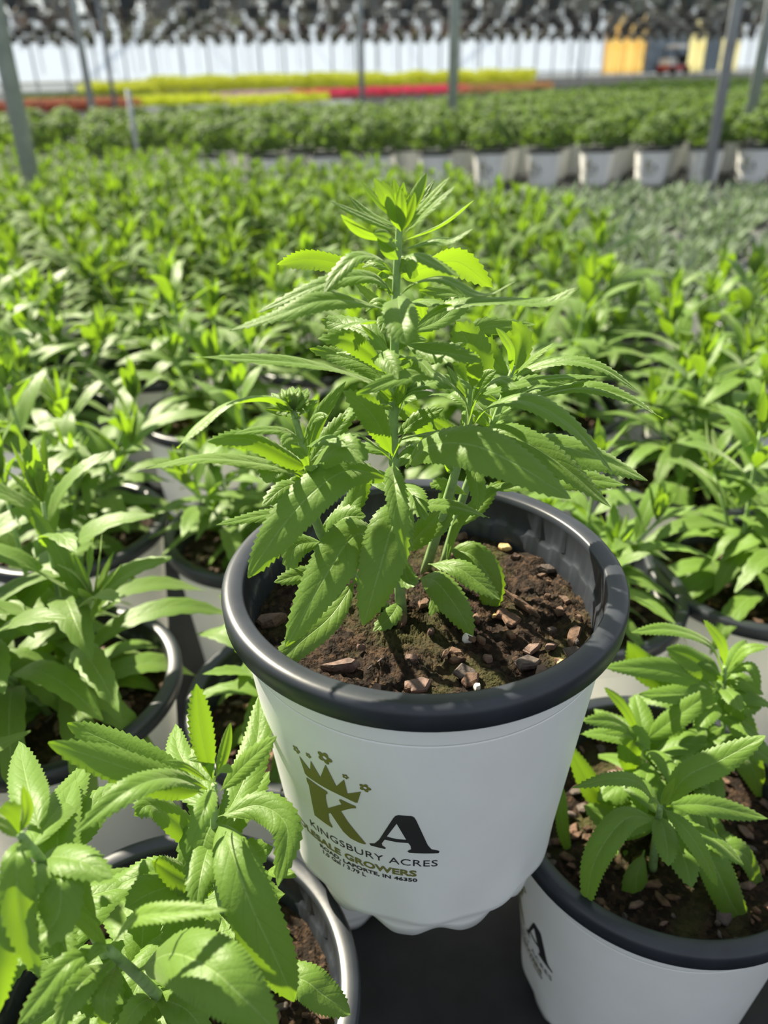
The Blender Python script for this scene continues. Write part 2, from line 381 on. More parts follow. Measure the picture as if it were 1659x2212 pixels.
def print_mesh(name, detail=True):
    mb = MB()
    poly_wrap(mb, [A_OUT, A_HOLE], 0); poly_wrap(mb, [K_OUT], 1); poly_wrap(mb, [CROWN], 1)
    for a, b, r in FLOWERS:
        o = []; hl = []
        for i in range(40):
            t = 2*math.pi*i/40; q = r*(.62+.38*abs(math.cos(2.5*t))); o.append((a+q*math.cos(t)/1.5, b+q*math.sin(t)))
        for i in range(12):
            t = 2*math.pi*i/12; hl.append((a+r*.3*math.cos(t)/1.5, b+r*.3*math.sin(t)))
        poly_wrap(mb, [o, hl], 1)
    if detail:
        for s, x0, x1, t0, t1, mi, off in TEXTS:
            c = bpy.data.curves.new('lettering', 'FONT'); c.body = s; c.size = 1; c.offset = off; c.resolution_u = 3
            if s[0] == 'K': c.space_character = 1.05
            o = bpy.data.objects.new('lettering', c); col.objects.link(o)
            dg = bpy.context.evaluated_depsgraph_get(); me = o.evaluated_get(dg).to_mesh()
            V = [tuple(v.co) for v in me.vertices]; F = [tuple(p.vertices) for p in me.polygons]
            xs = [v[0] for v in V]; ys = [v[1] for v in V]; xa, xb = min(xs), max(xs); ya, yb = 0.0, .70
            vs = [wrap_pt(x0+(x1-x0)*(v[0]-xa)/(xb-xa), t1-(t1-t0)*(v[1]-ya)/(yb-ya)) for v in V]
            mb.add(vs, F, None, mi)
            o.evaluated_get(dg).to_mesh_clear(); bpy.data.objects.remove(o); bpy.data.curves.remove(c)
    return mb.mesh(name, ['ink_black', 'ink_olive'], smooth=True)

BODY = pot_body(); RIM = pot_rim(); INNER = pot_inner(); PRINT = print_mesh('printed_mark'); 
BODY_LO = pot_body(32); RIM_LO = pot_rim(32)
SOILS = [soil_with_chips(s, 150) for s in (1, 2, 3)]
SOIL_LO = [soil_with_chips(s, 40, 6, 24) for s in (7, 8)]

def add_pot(t, near=True, prn=None, soil=0):
    b = link('pot', BODY if near else BODY_LO, t); kids = [b]; sub = []
    r = link('rim', RIM if near else RIM_LO, b); sub.append(r)
    if near: sub.append(link('lining', INNER, b))
    if prn is not None:
        p = link('printed_mark', PRINT, b); p.rotation_euler.z = R(prn); sub.append(p)
    CH[b.name] = sub
    s = link('soil', SOILS[soil % 3] if near else SOIL_LO[soil % 2], t); kids.append(s)
    return kids

# ------------------------------------------------------------------ plants
def shoot_geo(ms, ml, base, lean, H, nodes, L, W, rnd, near=False, droop=1.0, tipcluster=True, leafcb=None, y0=.12):
    base = Vector(base); lean = Vector(lean)
    def pt(u): return base + Vector((0, 0, H*u)) + lean*(u**1.3)
    tube(ms, [pt(i/5) for i in range(6)], .0024, .0011, 6)
    az = rnd.uniform(0, 3.14)
    nu = 18 if near else 9; cols = (-1, -.5, 0, .5, 1) if near else (-1, 0, 1)
    for k in range(nodes):
        u = y0+(1-y0)*(k/(nodes-1))**.85; az += 1.57+rnd.uniform(-.25, .25); p = pt(u)
        s = math.sin(math.pi*min(1, (.30+.62*u)))**.8 if u < .55 else 1-.62*((u-.55)/.45)**1.4
        for sgn in (0, math.pi):
            a = az+sgn+rnd.uniform(-.2, .2); l = L*s*rnd.uniform(.82, 1.12); ww = W*s**.6*rnd.uniform(.85, 1.12)
            e0 = R(18+62*u**2.2+rnd.uniform(-10, 10)); bend = R((62-42*u**2)*droop+rnd.uniform(-10, 14))
            d = Vector((math.cos(a), math.sin(a), 0)); pts = [p]; q = p.copy(); e = e0
            for j in range(3):
                q = q+(d*math.cos(e)+Vector((0, 0, math.sin(e))))*(l/3); pts.append(q.copy()); e -= bend/2
                d = (d+Vector((rnd.uniform(-.1, .1), rnd.uniform(-.1, .1), 0))).normalized()
            mbx = ml if leafcb is None else leafcb()
            leaf(mbx, pts, ww, (rnd.uniform(-.2, .2), rnd.uniform(-.2, .2), 1), 20, nu, near, .14, rnd, 0, cols, 0.0008)
    if tipcluster:
        p = pt(1.0)
        for k in range(7):
            a = k*2.4+rnd.random(); e = R(rnd.uniform(45, 85)); l = L*rnd.uniform(.22, .42)
            d = Vector((math.cos(a)*math.cos(e), math.sin(a)*math.cos(e), math.sin(e)))
            leaf(ml, [p, p+d*l*.5, p+d*l+Vector((0, 0, .002))], W*.32, (0, 0, 1) if e < 1.2 else (math.cos(a), math.sin(a), .5), 25, 8, False, .05, rnd, 1, (-1, 0, 1))

def speedwell_geo(seed, near=False):
    rnd = random.Random(seed); ms = MB(); ml = MB(); n = rnd.choice((5, 6, 7))
    for k in range(n):
        a = k*2*math.pi/n+rnd.uniform(-.4, .4); r = rnd.uniform(.004, .02)
        c = Vector((math.cos(a), math.sin(a), 0)); H = rnd.uniform(.09, .14) if k else rnd.uniform(.13, .16)
        shoot_geo(ms, ml, Vector((0, 0, PH-.032))+c*r, c*rnd.uniform(.03, .065)*(1 if k else .2), H, rnd.choice((7, 8)), rnd.uniform(.082, .100), rnd.uniform(.017, .022), rnd, near)
    return ms.mesh('stems', 'stem'), ml.mesh('foliage', ['leaf' if near else 'leaf_far', 'young_leaf'])
SPN = [speedwell_geo(s, True) for s in (11, 12, 13)]
SPF = [speedwell_geo(s, False) for s in (21, 22, 23, 24)]
def silver_geo(seed):
    rnd = random.Random(seed); ms = MB(); ml = MB()
    for k in range(40):
        a = rnd.uniform(0, 6.28); r = .07*math.sqrt(rnd.random()); b = Vector((r*math.cos(a), r*math.sin(a), PH-.03)); ln = Vector((math.cos(a), math.sin(a), 0))*rnd.uniform(.01, .05); H = rnd.uniform(.03, .075)
        tube(ms, [b, b+ln*.5+Vector((0, 0, H*.5)), b+ln+Vector((0, 0, H))], .0013, .0008, 4)
        for q in range(8):
            p = b+ln*(q/8)+Vector((0, 0, H*(.2+.8*q/8))); a2 = q*1.9+a; e = R(rnd.uniform(20, 70)); l = rnd.uniform(.03, .055)
            d = Vector((math.cos(a2)*math.cos(e), math.sin(a2)*math.cos(e), math.sin(e)))
            leaf(ml, [p, p+d*l*.5, p+d*l-Vector((0, 0, .004))], .010, (0, 0, 1), 10, 4, False, .05, rnd, 0, (-1, 0, 1))
    return ms.mesh('stems', 'stem'), ml.mesh('foliage', 'silver_leaf')
SIL = [silver_geo(s) for s in (31, 32, 33)]
def bush_geo(seed, n=330, lo=False):
    rnd = random.Random(seed); ml = MB()
    for k in range(n):
        a = rnd.uniform(0, 6.28); ph = math.acos(rnd.uniform(-.15, 1)); rr = .115*rnd.uniform(.75, 1.1)
        lump = 1+.22*noise.noise(Vector((math.cos(a)*2+seed, math.sin(a)*2, ph*2)))
        d = Vector((math.sin(ph)*math.cos(a), math.sin(ph)*math.sin(a), math.cos(ph)*.95)); p = Vector((0, 0, PH+.035))+d*rr*lump
        s = Vector((rnd.uniform(-1, 1), rnd.uniform(-1, 1), rnd.uniform(-.3, .7))).normalized(); l = rnd.uniform(.028, .045)*(1.6 if lo else 1)
        if lo:
            t = s.cross(d).normalized()*l*.3; ml.add([p-s*l*.5, p+t, p+s*l*.5, p-t], [(0, 1, 2, 3)], [(0, .5), (.5, 1), (1, .5), (.5, 0)])
        else: leaf(ml, [p-s*l*.5, p+d*.004, p+s*l*.5], l*.6, d, 12, 4, False, .1, rnd, 0, (-1, 0, 1))
    return ml
BUSH = [bush_geo(s).mesh('foliage', 'bush_leaf') for s in (41, 42, 43)]

def potted(kind, x, y, rz, var, near, label, group=None, prn=None, name='potted_plant', sc=1.0):
    t = empty(name, (x, y, 0), 0)
    tag(t, label, 'potted plant', group)
    add_pot(t, near, prn, var)
    if kind == 'bush':
        f = link('foliage', BUSH[var % 3], t); f.rotation_euler.z = rz; f.scale = (sc, sc, sc*1.05); f.location.z = PH*(1-sc*1.05)+.002
    else:
        lib = {'near': SPN, 'far': SPF, 'silver': SIL}[kind]; s, f = lib[var % len(lib)]
        for nm, me in (('stems', s), ('foliage', f)):
            o = link(nm, me, t); o.rotation_euler.z = rz; o.scale = (sc, sc, sc); o.location.z = (PH-.03)*(1-sc)
    return t

# ------------------------------------------------------------------ setting
mb = MB(); mb.add([(-30, -2, 0), (45, -2, 0), (45, 80, 0), (-30, 80, 0)], [(0, 1, 2, 3)])
tag(link('floor', mb.mesh('floor', 'ground_fabric')), kind='structure')
W1 = Vector((-26, 25.7, 0)); W2 = Vector((44, 64.2, 0)); WD = (W2-W1).normalized(); WN = Vector((-WD.y, WD.x, 0)); WL = (W2-W1).length; WA = math.atan2(WD.y, WD.x)
def wp(s, z=0, off=0): return W1+WD*s+WN*off+Vector((0, 0, z))
mb = MB(); mb.add([wp(0, 0), wp(WL, 0), wp(WL, 4.4), wp(0, 4.4)], [(0, 1, 2, 3)])
tag(link('wall_back', mb.mesh('wall_back', 'wall_film', False)), kind='structure')
mb = MB()
for s in np.arange(0, WL, 1.1): box(mb, wp(s, 2.2, -.06), (.07, .05, 4.4), WA)
for z in (.25, 1.9, 4.38): box(mb, wp(WL/2, z, -.03), (WL, .05, .06), WA)
tag(link('trim_1', mb.mesh('trim', 'galvanised', False)), kind='structure')
def s_of(px):      # distance along the back wall of an image column
    d = ray(px, 150); d.z = 0; a = W1; det = d.x*(-WD.y)+WD.x*d.y
    k = (a.x*(-WD.y)+WD.x*a.y)/det; P = d*k; return (P-Vector((W1.x, W1.y, 0))).dot(WD)
# roof over the far bays
mb = MB()
def rp(x, y, z): return (x, y, z)
for k in range(7):
    y0, y1, x0, x1 = 13+k*8, 21+k*8, -27, 46
    N = 10
    vs = []; 
    for i in range(N+1):
        u = i/N; yy = y0+(y1-y0)*u; z = 4.4+1.3*math.sin(math.pi*u); vs += [(x0, yy, z), (x1, yy, z)]
    mb.add(vs, [(2*i, 2*i+1, 2*i+3, 2*i+2) for i in range(N)])
tag(link('ceiling', mb.mesh('ceiling', 'roof_film')), kind='structure')
mb = MB()
for k in range(6):
    box(mb, (6, 13+k*8, 4.3), (56, .12, .12))
for k in range(5):
    for x in range(-20, 34, 4): tube(mb, [(x, 13+k*8, 3.3), (x, 17+k*8, 3.3), (x, 21+k*8, 3.3)], .03, n=5)
tag(link('trim_2', mb.mesh('trim', 'galvanised', False)), kind='structure')

# ------------------------------------------------------------------ the hero: pot standing on three rims
MX, MY, MZ = .0191, .3280, .192
hero = empty('potted_plant', (MX, MY, MZ))
tag(hero, 'tall leafy plant in white printed pot raised on the rims of its neighbours', 'potted plant')
pot = link('pot', BODY, hero); link('rim', RIM, pot); link('lining', INNER, pot); link('printed_mark', PRINT, pot)
sm = soil_mesh(77, 60, 220, .004).mesh('soil', 'soil', smooth=True)
soil = link('soil', sm, hero)
HM = Matrix.Translation((-MX, -MY, -MZ))
rnd = random.Random(5)
def chip_part(px, py, Lc, Wc, Hc, ang, mat, tilt=0.0):
    p = atz(px, py, MZ+PH-.026); mb = MB(); M = HM @ p
    if math.hypot(M.x, M.y) > .082: return
    zz = PH-.030+.004*(1-(math.hypot(M.x, M.y)/.0868)**2)+Hc*.5
    chip_geo(mb, M.x, M.y, zz, Lc, Wc, Hc, ang, tilt, rnd)
    link('bark_chip', mb.mesh('bark_chip', mat, False), soil)
for c in [(1030, 1143, .017, .005, .003, -.5, 'straw'), (1090, 1176, .009, .005, .003, -.3, 'straw'), (1135, 1310, .030, .0045, .003, -.75, 'chip_brown'), (1180, 1222, .012, .007, .003, 0, 'chip_grey'),
          (1235, 1240, .02, .009, .004, -1.2, 'chip_pinkish'), (1240, 1370, .018, .007, .004, 1.2, 'chip_brown'), (1250, 1410, .015, .012, .003, -.4, 'chip_grey'), (1230, 1430, .014, .004, .004, -.1, 'straw'),
          (580, 1338, .018, .009, .005, .2, 'chip_pinkish'), (1005, 1452, .015, .010, .003, -.5, 'chip_grey'), (1140, 1430, .014, .010, .004, .4, 'chip_grey'), (1170, 1455, .012, .010, .004, 1, 'chip_pinkish'),
          (735, 1440, .020, .007, .005, .1, 'chip_pinkish'), (650, 1470, .012, .007, .005, .2, 'chip_brown'), (905, 1478, .015, .010, .003, .3, 'chip_pinkish'), (1045, 1510, .013, .009, .004, 0, 'chip_brown'),
          (1090, 1500, .014, .006, .003, .5, 'chip_brown'), (1070, 1505, .008, .004, .002, 0, 'straw'), (985, 1412, .009, .005, .003, -.6, 'chip_brown'), (1150, 1400, .012, .006, .003, .6, 'chip_pinkish'), (1165, 1480, .008, .006, .003, 0, 'chip_pinkish'),
          (1010, 1383, .006, .005, .004, 0, 'perlite'), (1031, 1483, .004, .004, .003, 0, 'perlite'), (1105, 1340, .012, .012, .003, .2, 'chip_brown'), (1120, 1140, .010, .005, .003, .4, 'chip_pinkish'), (1085, 1085, .014, .004, .003, .1, 'chip_brown'), (980, 1200, .01, .007, .004, -.4, 'chip_pinkish'), (1285, 1280, .006, .005, .004, 0, 'straw'), (1260, 1265, .012, .003, .002, -.5, 'straw'), (1070, 1330, .006, .002, .002, .5, 'straw'), (900, 1515, .016, .002, .002, .9, 'chip_pinkish'), (815, 1430, .014, .0015, .0015, .7, 'chip_grey')]:
    chip_part(*c[:7])
for k in range(62):
    a = rnd.uniform(0, 6.28); r = .08*math.sqrt(rnd.random()); p = Vector((MX+r*math.cos(a), MY+r*math.sin(a)))
    L = rnd.uniform(.004, .011); mb = MB(); zz = PH-.029+.004*(1-(r/.0868)**2)
    chip_geo(mb, r*math.cos(a), r*math.sin(a), zz+.001, L, L*rnd.uniform(.35, .8), rnd.uniform(.002, .004), rnd.uniform(0, 6.28), rnd.uniform(-.5, .5), rnd)
    link('bark_chip', mb.mesh('bark_chip', rnd.choice(('chip_pinkish', 'chip_brown', 'chip_grey', 'chip_brown')), False), soil)

def px_leafs(thing_obj, origin, stems, leaves, Y0, seed, ws=.62):
    """stems: list of (pixel points with depth in cm from Y0, radius); leaves: (stem index, pixel/depth points, width cm, roll, mat)"""
    O = Vector(origin); rnd = random.Random(seed); so_ = []
    for pts, r0, r1 in stems:
        P = [ (atz(a, b, c[1]) if isinstance(c, tuple) else at(a, b, Y0+c/100)) for a, b, c in pts]
        C = spline(P, 14); mb = MB(); tube(mb, [p-O for p in C], r0, r1, 10); so_.append(link('stem', mb.mesh('stem', 'stem'), thing_obj))
    for row in leaves:
        si, pts, wc = row[:3]; roll = row[3] if len(row) > 3 else 25; mat = row[4] if len(row) > 4 else 'leaf'; fold = row[5] if len(row) > 5 else 16
        P = [at(a, b, Y0+c/100) for a, b, c in pts]
        mid = P[len(P)//2]; tc_ = (CAMP-mid).normalized()
        up = (Vector((0, 0, 1))*math.cos(R(roll))+tc_*math.sin(R(roll))).normalized()
        T = (P[-1]-P[0]).normalized(); up = (up-T*up.dot(T)*.6).normalized()
        mb = MB(); Lp = sum((P[i+1]-P[i]).length for i in range(len(P)-1)); w_ = wc/100*(ws if wc > .95 else ws*1.25)
        nu = max(10, min(72, int(Lp/.0014)//2*2)); tooth = w_ > .007
        leaf(mb, [p-O for p in P], w_, up, fold, nu, tooth, .08, rnd, 0, (-1, -.72, -.42, -.15, 0, .15, .42, .72, 1), .0009 if w_ > .01 else 0, .45, .35, blunt=row[6] if len(row) > 6 else 0)
        link('leaf', mb.mesh('leaf', mat), so_[si])
    return so_
def extra_leaves(thing_obj, origin, stemobj, a, b, n, L, W, seed, mat='leaf', e_lo=0, e_hi=45, az=None):
    O = Vector(origin); rnd = random.Random(seed); a = Vector(a); b = Vector(b)
    for k in range(n):
        u = (k+.5)/n; p = a.lerp(b, u); an = (k*2.4+rnd.uniform(-.4, .4)) if az is None else rnd.uniform(*az)
        e = R(e_lo+(e_hi-e_lo)*u+rnd.uniform(-8, 8)); l = L*rnd.uniform(.75, 1.15)*(1-.4*u); d = Vector((math.cos(an), math.sin(an), 0)); q = p.copy(); pts = [p-O]
        for j in range(3):
            q = q+(d*math.cos(e)+Vector((0, 0, math.sin(e))))*(l/3); pts.append(q-O); e -= R(rnd.uniform(14, 26))
        if pts[-1].z < PH-.02+(O.z*0): pts[-1].z = PH-.018
        mb = MB(); leaf(mb, pts, W*rnd.uniform(.8, 1.1)*(1-.3*u), (rnd.uniform(-.2, .2), rnd.uniform(-.2, .2), 1), 16, 34, True, .1, rnd, 0, (-1, -.72, -.42, -.15, 0, .15, .42, .72, 1), .0008, .45, .35)
        link('leaf', mb.mesh('leaf', mat), stemobj)
SZ = ('z', MZ+PH-.029)
H_ST = [([(868, 1335, SZ), (853, 1100, 0), (850, 900, 0), (855, 640, 0), (866, 440, 0)], .0030, .0014),
        ([(917, 1240, SZ), (975, 1050, 2), (1010, 920, 1.5), (1020, 780, 1.5)], .0028, .0013),
        ([(958, 1222, SZ), (1005, 1060, 4), (1060, 930, 3.5), (1110, 790, 3.5)], .0026, .0012),
        ([(840, 1320, SZ), (700, 1165, -1), (667, 1020, -2), (633, 885, -2.5)], .0028, .0013)]
Y = 'young_leaf'
H_LV = [ # crown of the main stem
 (0, [(860,500,-.2),(790,470,-1),(712,434,-1.8)], .8, 30), (0, [(858,520,-.3),(790,505,-1.5),(736,463,-2.4)], 1.0, -35, Y), (0, [(862,490,.4),(800,465,.8),(751,422,1.2)], .7, 20),
 (0, [(862,480,-.4),(822,440,-.9),(778,391,-1)], .6, 30), (0, [(864,480,-.5),(835,430,-1.0),(808,384,-1.0)], .75, 50, Y), (0, [(864,478,.2),(845,430,.4),(825,388,.6)], .7, 50, Y), (0, [(866,470,.5),(858,430,.8),(850,384,1)], .6, 50),
 (0, [(866,470,-.2),(866,430,-.3),(872,393,-.3)], .5, 60, Y), (0, [(868,500,-.8),(866,450,-1.4),(866,408,-1.4)], .62, 75, Y, 26), (0, [(870,478,.1),(895,430,.2),(922,372,.3)], .75, 45, Y), (0, [(870,478,.5),(892,430,.9),(912,382,1)], .5, 50),
 (0, [(870,480,.6),(905,440,1.2),(938,388,1.8)], .5, 40), (0, [(872,490,-.3),(920,440,-.8),(972,382,-1)], .65, 35, Y), (0, [(872,505,-.5),(925,455,-1.4),(983,402,-1.8)], .7, 30), (0, [(872,520,.2),(955,485,.6),(1024,432,.6)], .8, -20, Y), (0, [(868,540,-.2),(935,521,-.8),(975,519,-1.1),(1022,494,-1.3)], .8, 20),
 (0, [(866,500,-.4),(846,455,-1.2),(832,420,-1.5)], .6, 60, Y), (0, [(868,500,-.4),(884,455,-1.2),(896,415,-1.5)], .6, 60, Y), (0, [(860,540,-.5),(836,512,-1.3),(806,505,-1.8)], 1.0, 60), (0, [(860,560,-.5),(838,540,-1.0),(815,512,-1.0)], .7, 70),
 # second tier
 (0, [(852,600,1.2),(760,575,2.8),(669,558,3.6),(597,572,4)], 1.7, -62, Y, 6), (0, [(852,598,-.3),(822,560,-1.0),(773,553,-2),(730,590,-2.6),(699,633,-3.2)], 1.35, 25), (0, [(853,640,-.2),(800,597,-.8),(700,612,-1.8),(554,676,-2.6)], 1.6, 28), (0, [(845,672,-.6),(770,651,-1.8),(690,650,-2.8),(600,680,-3.5),(496,714,-4)], 1.7, 30),
 (0, [(860,600,1.0),(920,578,2),(990,566,2.8),(1066,622,3.4)], 2.3, -65, Y, 6), (0, [(864,560,-.5),(896,550,-1.6),(945,572,-2.6),(993,598,-3.2)], .95, 15), (0, [(862,640,-.2),(900,610,-.9),(960,603,-2),(1040,638,-3),(1115,607,-3.6)], 1.3, 5), (0, [(880,720,-.2),(960,665,-.9),(1072,655,-1.7),(1180,655,-2.4),(1250,622,-2.6)], 2.0, 8, 'leaf', 28),
 (0, [(858,640,-.5),(862,665,-2.6),(870,705,-4),(877,745,-4.6)], 2.35, 60, 'leaf', 26, .5), (0, [(878,720,3),(950,690,4),(990,640,5),(905,628,5.2)], 1.9, 60), (0, [(852,640,.8),(838,600,1.6),(815,592,1.6)], 1.1, -60, Y), (0, [(855,690,.5),(815,650,1.5),(765,612,2.4)], 1.3, -50, Y), (0, [(856,680,.4),(900,650,1.6),(915,690,2.4)], 1.2, -40, Y),
 # third tier
 (0, [(842,760,.8),(790,720,1.8),(740,700,2.8),(694,692,3.2)], 2.2, 60, 'leaf', 6), (0, [(836,808,-.2),(800,765,-.8),(750,735,-1.6),(686,732,-2.3)], 1.7, 60), (0, [(850,850,1.2),(800,795,2.2),(740,770,2.8),(669,754,3.2)], 1.7, 60), (0, [(802,775,-1.5),(835,775,-2.4),(860,820,-3.4)], 1.5, 70),
 (0, [(850,790,-.6),(825,745,-1.0),(778,700,-1.5)], .8, 30), (0, [(838,842,-.2),(780,820,-1),(700,795,-1.9),(600,780,-2.7),(424,771,-3.8)], 2.35, 2, 'leaf', 24), (0, [(870,740,-.4),(930,757,-1.4),(985,765,-2.3),(1040,780,-3)], 1.75, 45), (0, [(860,850,-.4),(900,800,-.4),(930,770,-.6),(1000,740,-1)], 1.3, 55),
 (0, [(848,985,-1.5),(822,925,-2.0),(790,880,-2.6),(740,845,-3)], 2.0, 62), (0, [(855,880,-.3),(865,845,-.6),(880,800,-.7)], .7, 50, Y), (0, [(858,900,-.5),(880,860,-1),(938,848,-1.5)], .9, 30), (0, [(858,860,-.3),(835,850,-.7),(812,820,-.9)], .8, 50), (0, [(858,940,.2),(905,905,.3),(960,880,.4)], 1.4, 50), (0, [(852,760,.4),(885,730,.8),(925,735,.9)], 1.0, 30), (0, [(850,880,1),(800,870,1.8),(735,905,2.4)], 2.2, 60), (0, [(850,870,1),(900,905,2.4),(940,960,3)], 2.0, 60),
 # right shoot
 (1, [(1009,935,0),(1005,870,-.6),(950,815,-1.8),(880,812,-3),(770,852,-4.2)], 2.0, 28, 'leaf', 22), (1, [(1008,931,.2),(1030,858,-.3),(1075,820,-1.2),(1117,836,-2.2)], 1.2, 20), (1, [(1018,925,.5),(1060,880,-.1),(1137,867,-1.2),(1240,925,-2.4),(1335,1036,-3.4)], 2.0, 14, 'leaf', 24), (1, [(1020,860,1),(1100,835,1.5),(1200,815,1.8),(1311,814,2)], 1.2, 6), (1, [(1020,840,-.4),(1026,800,-1.2),(1012,752,-1.6)], 1.15, 70), (1, [(1015,870,2.5),(1025,800,3.2),(1010,740,3.6),(985,695,3.6)], 3.3, 75), (1, [(1015,860,0),(990,830,-.6),(965,790,-1)], .9, 40), (1, [(1018,880,.6),(1045,820,.8),(1072,800,.7)], 1.1, 45),
 (2, [(1085,860,0+3),(1130,805,2.6),(1218,780,1.8),(1300,795,1),(1379,846,.4)], 1.6, 12, 'leaf', 24), (2, [(1070,900,3),(1145,862,2.4),(1258,836,1.4),(1350,858,.6),(1432,905,-.2)], 1.75, 10, 'leaf', 24), (2, [(1105,810,3.4),(1105,760,3),(1090,730,2.6),(1071,708,2.4)], .8, 40), (2, [(1108,812,3.6),(1120,770,4),(1125,725,4.2),(1105,694,4.2)], 1.9, 65, 'leaf', 20), (2, [(1108,812,3.4),(1150,775,3),(1196,741,2.6)], .7, 20, Y), (2, [(1105,820,4),(1060,770,5),(1040,710,5.2),(1160,700,5.4)], 2.0, 55), (2, [(1080,870,3.6),(1110,840,4),(1160,820,4.2),(1230,830,4.2)], 1.3, 40),
 (2, [(1060,930,4),(1040,890,4.6),(1000,870,5)], 1.6, 30), (1, [(1005,960,1),(960,925,.6),(930,905,.2)], 1.6, 55),
 # low right leaves
 (1, [(876,1010,-1.6),(920,965,-2.6),(1010,960,-4),(1110,1000,-5.1),(1234,1078,-6)], 3.3, 52, 'leaf', 12, .3), (1, [(1005,990,1),(1072,935,0),(1193,990,-1.6),(1321,1097,-3)], 2.5, 42, 'leaf', 16), (2, [(1070,965,3),(1185,957,2.6),(1294,990,1.8),(1399,1038,1.2)], 2.9, 25, 'leaf', 12), (2, [(1060,1060,3),(1150,1040,3),(1260,1035,2.8),(1355,1048,2.6)], 2.3, 30), (1, [(985,1000,.5),(1020,1010,-.8),(1032,1060,-1.8),(1032,1103,-2.4)], 1.3, 45), (1, [(960,1230,1.5),(990,1130,2.2),(1060,1060,3),(1120,1040,3.4)], 1.0, 20), (1, [(915,1170,1.5),(950,1120,2.5),(975,1040,3.2)], 2.1, 50), (2, [(990,1140,4),(1040,1085,4.5),(1075,1040,4.6)], 1.6, 40),
 # drooping front leaves
 (0, [(848,1000,-1.2),(852,1040,-3.2),(862,1110,-4.6),(878,1220,-5.6)], 1.75, 55, 'leaf', 34), (0, [(846,995,-1.2),(865,950,-2.0),(886,918,-2.6)], .8, 30, Y), (0, [(846,995,-1.2),(815,965,-2.4),(770,935,-3.2)], .9, 25, Y),
 (0, [(850,1040,-.8),(760,1015,-2.6),(680,1060,-4.2),(600,1150,-5.4),(536,1248,-6.2)], 3.1, 50, 'leaf', 14, .2), (0, [(842,1175,-1),(770,1155,-2.6),(700,1250,-4.4),(618,1396,-6)], 3.5, 60, 'leaf', 14, .2), (3, [(770,1250,-2),(715,1330,-4),(640,1395,-5.6),(573,1462,-6.4)], 2.2, 55, 'leaf', 14), (0, [(885,1075,-1),(850,1130,-3),(820,1230,-4.4),(785,1350,-5.2)], 3.5, 62, 'leaf', 12, .2), (0, [(870,1190,-.6),(910,1150,-1.4),(952,1104,-1.8)], 2.0, 55),
 (1, [(905,1250,.6),(940,1255,-.8),(985,1310,-2.2),(1022,1373,-3)], 2.5, 60, 'leaf', 12), (1, [(925,1218,.8),(985,1225,-.2),(1035,1258,-1),(1081,1296,-1.6)], 1.9, 50), (2, [(968,1187,2.4),(1020,1200,1.6),(1060,1260,.8),(1055,1342,.2)], 2.9, 55), (0, [(862,1300,-.2),(845,1330,-1.2),(805,1368,-2)], 1.6, 55), (1, [(930,1290,.2),(950,1330,-.6),(970,1378,-1.4)], 1.6, 50), (0, [(868,1200,.2),(880,1250,-.6),(900,1262,-1.2)], 1.6, 50),
 # left shoot
 (3, [(648,912,-2.4),(590,862,-3.2),(500,868,-4.4),(430,920,-5.3),(382,968,-6)], 1.9, -20, Y, 12), (3, [(664,1010,-2),(625,990,-2.8),(536,948,-4),(448,954,-5)], 1.6, 55, 'leaf', 8, .2), (3, [(670,1040,-2),(600,1008,-3),(448,990,-5),(316,1012,-6.6)], 1.9, 5, Y, 18), (3, [(645,945,-2.4),(621,931,-2.9),(565,928,-3.8),(505,938,-4.6)], .9, 20), (3, [(668,1035,-2),(625,1000,-2.6),(585,1010,-3.4),(576,1044,-4)], 1.4, 50, 'leaf', 10, .8), (3, [(672,1055,-2),(620,1050,-3),(566,1094,-4)], 1.35, 45, 'leaf', 8, .5), (3, [(690,1120,-1.4),(604,1108,-3),(467,1134,-5)], 1.3, 25), (3, [(662,965,-2.2),(705,950,-3),(748,964,-4)], 1.0, 50), (3, [(668,1020,-2),(700,985,-2.8),(743,965,-3.6),(793,995,-4.4)], 2.2, 58, 'leaf', 8, .6), (3, [(664,990,-1.8),(690,900,-1.2),(747,824,-.8)], .9, 50), (3, [(655,960,-2.4),(680,905,-2.4),(709,898,-2.8)], .6, 40), (3, [(655,950,-2.8),(625,945,-3.6),(608,962,-4.2)], .7, 60), (3, [(690,1150,-.5),(760,1090,.4),(800,1000,1)], 1.8, 40), (3, [(700,1165,-.6),(740,1120,-.6),(790,1115,-.8)], 2.2, 45), (3, [(700,1170,-1),(640,1180,-1.6),(622,1240,-2.2)], 2.0, 40), (3, [(740,1240,-1),(660,1240,-2.2),(592,1258,-3)], 1.6, 50), (3, [(668,1030,-2.2),(660,990,-3.2),(628,960,-3.8)], .8, 55), (3, [(675,1080,-2),(640,1080,-2.6),(598,1110,-3)], 1.2, 40), (3, [(662,990,-1.8),(640,1000,-1.2),(560,1010,-.8)], 1.4, 40), (3, [(668,1000,-1.6),(715,940,-.8),(770,880,-.2)], 1.6, 50)]
rr = random.Random(9)
for k in range(26):       # rosette at the top of the left shoot
    a = k*2.399; q = k/26; r1 = 18+48*q; el = 1-q
    tx, ty = 633+r1*math.cos(a), 878-26*el-r1*.62*math.sin(a)
    H_LV.append((3, [(634, 890-10*el, -2.5), (633+r1*.5*math.cos(a), 884-22*el-r1*.35*math.sin(a), -2.5-(.5*math.sin(a))), (tx, ty-4, -2.5-.9*math.sin(-a)*q-.1)], .42+.25*q, 50, Y if q < .5 else 'leaf', 28))
for k in range(14):       # flower bud at the apex
    a = k*2.399; r1 = 4+1.2*k
    H_LV.append((0, [(867, 470, 0), (867+r1*.5*math.cos(a), 440, .2*math.sin(a)), (868+r1*math.cos(a), 402+1.2*k, .35*math.sin(a))], .28, 60, Y, 30))
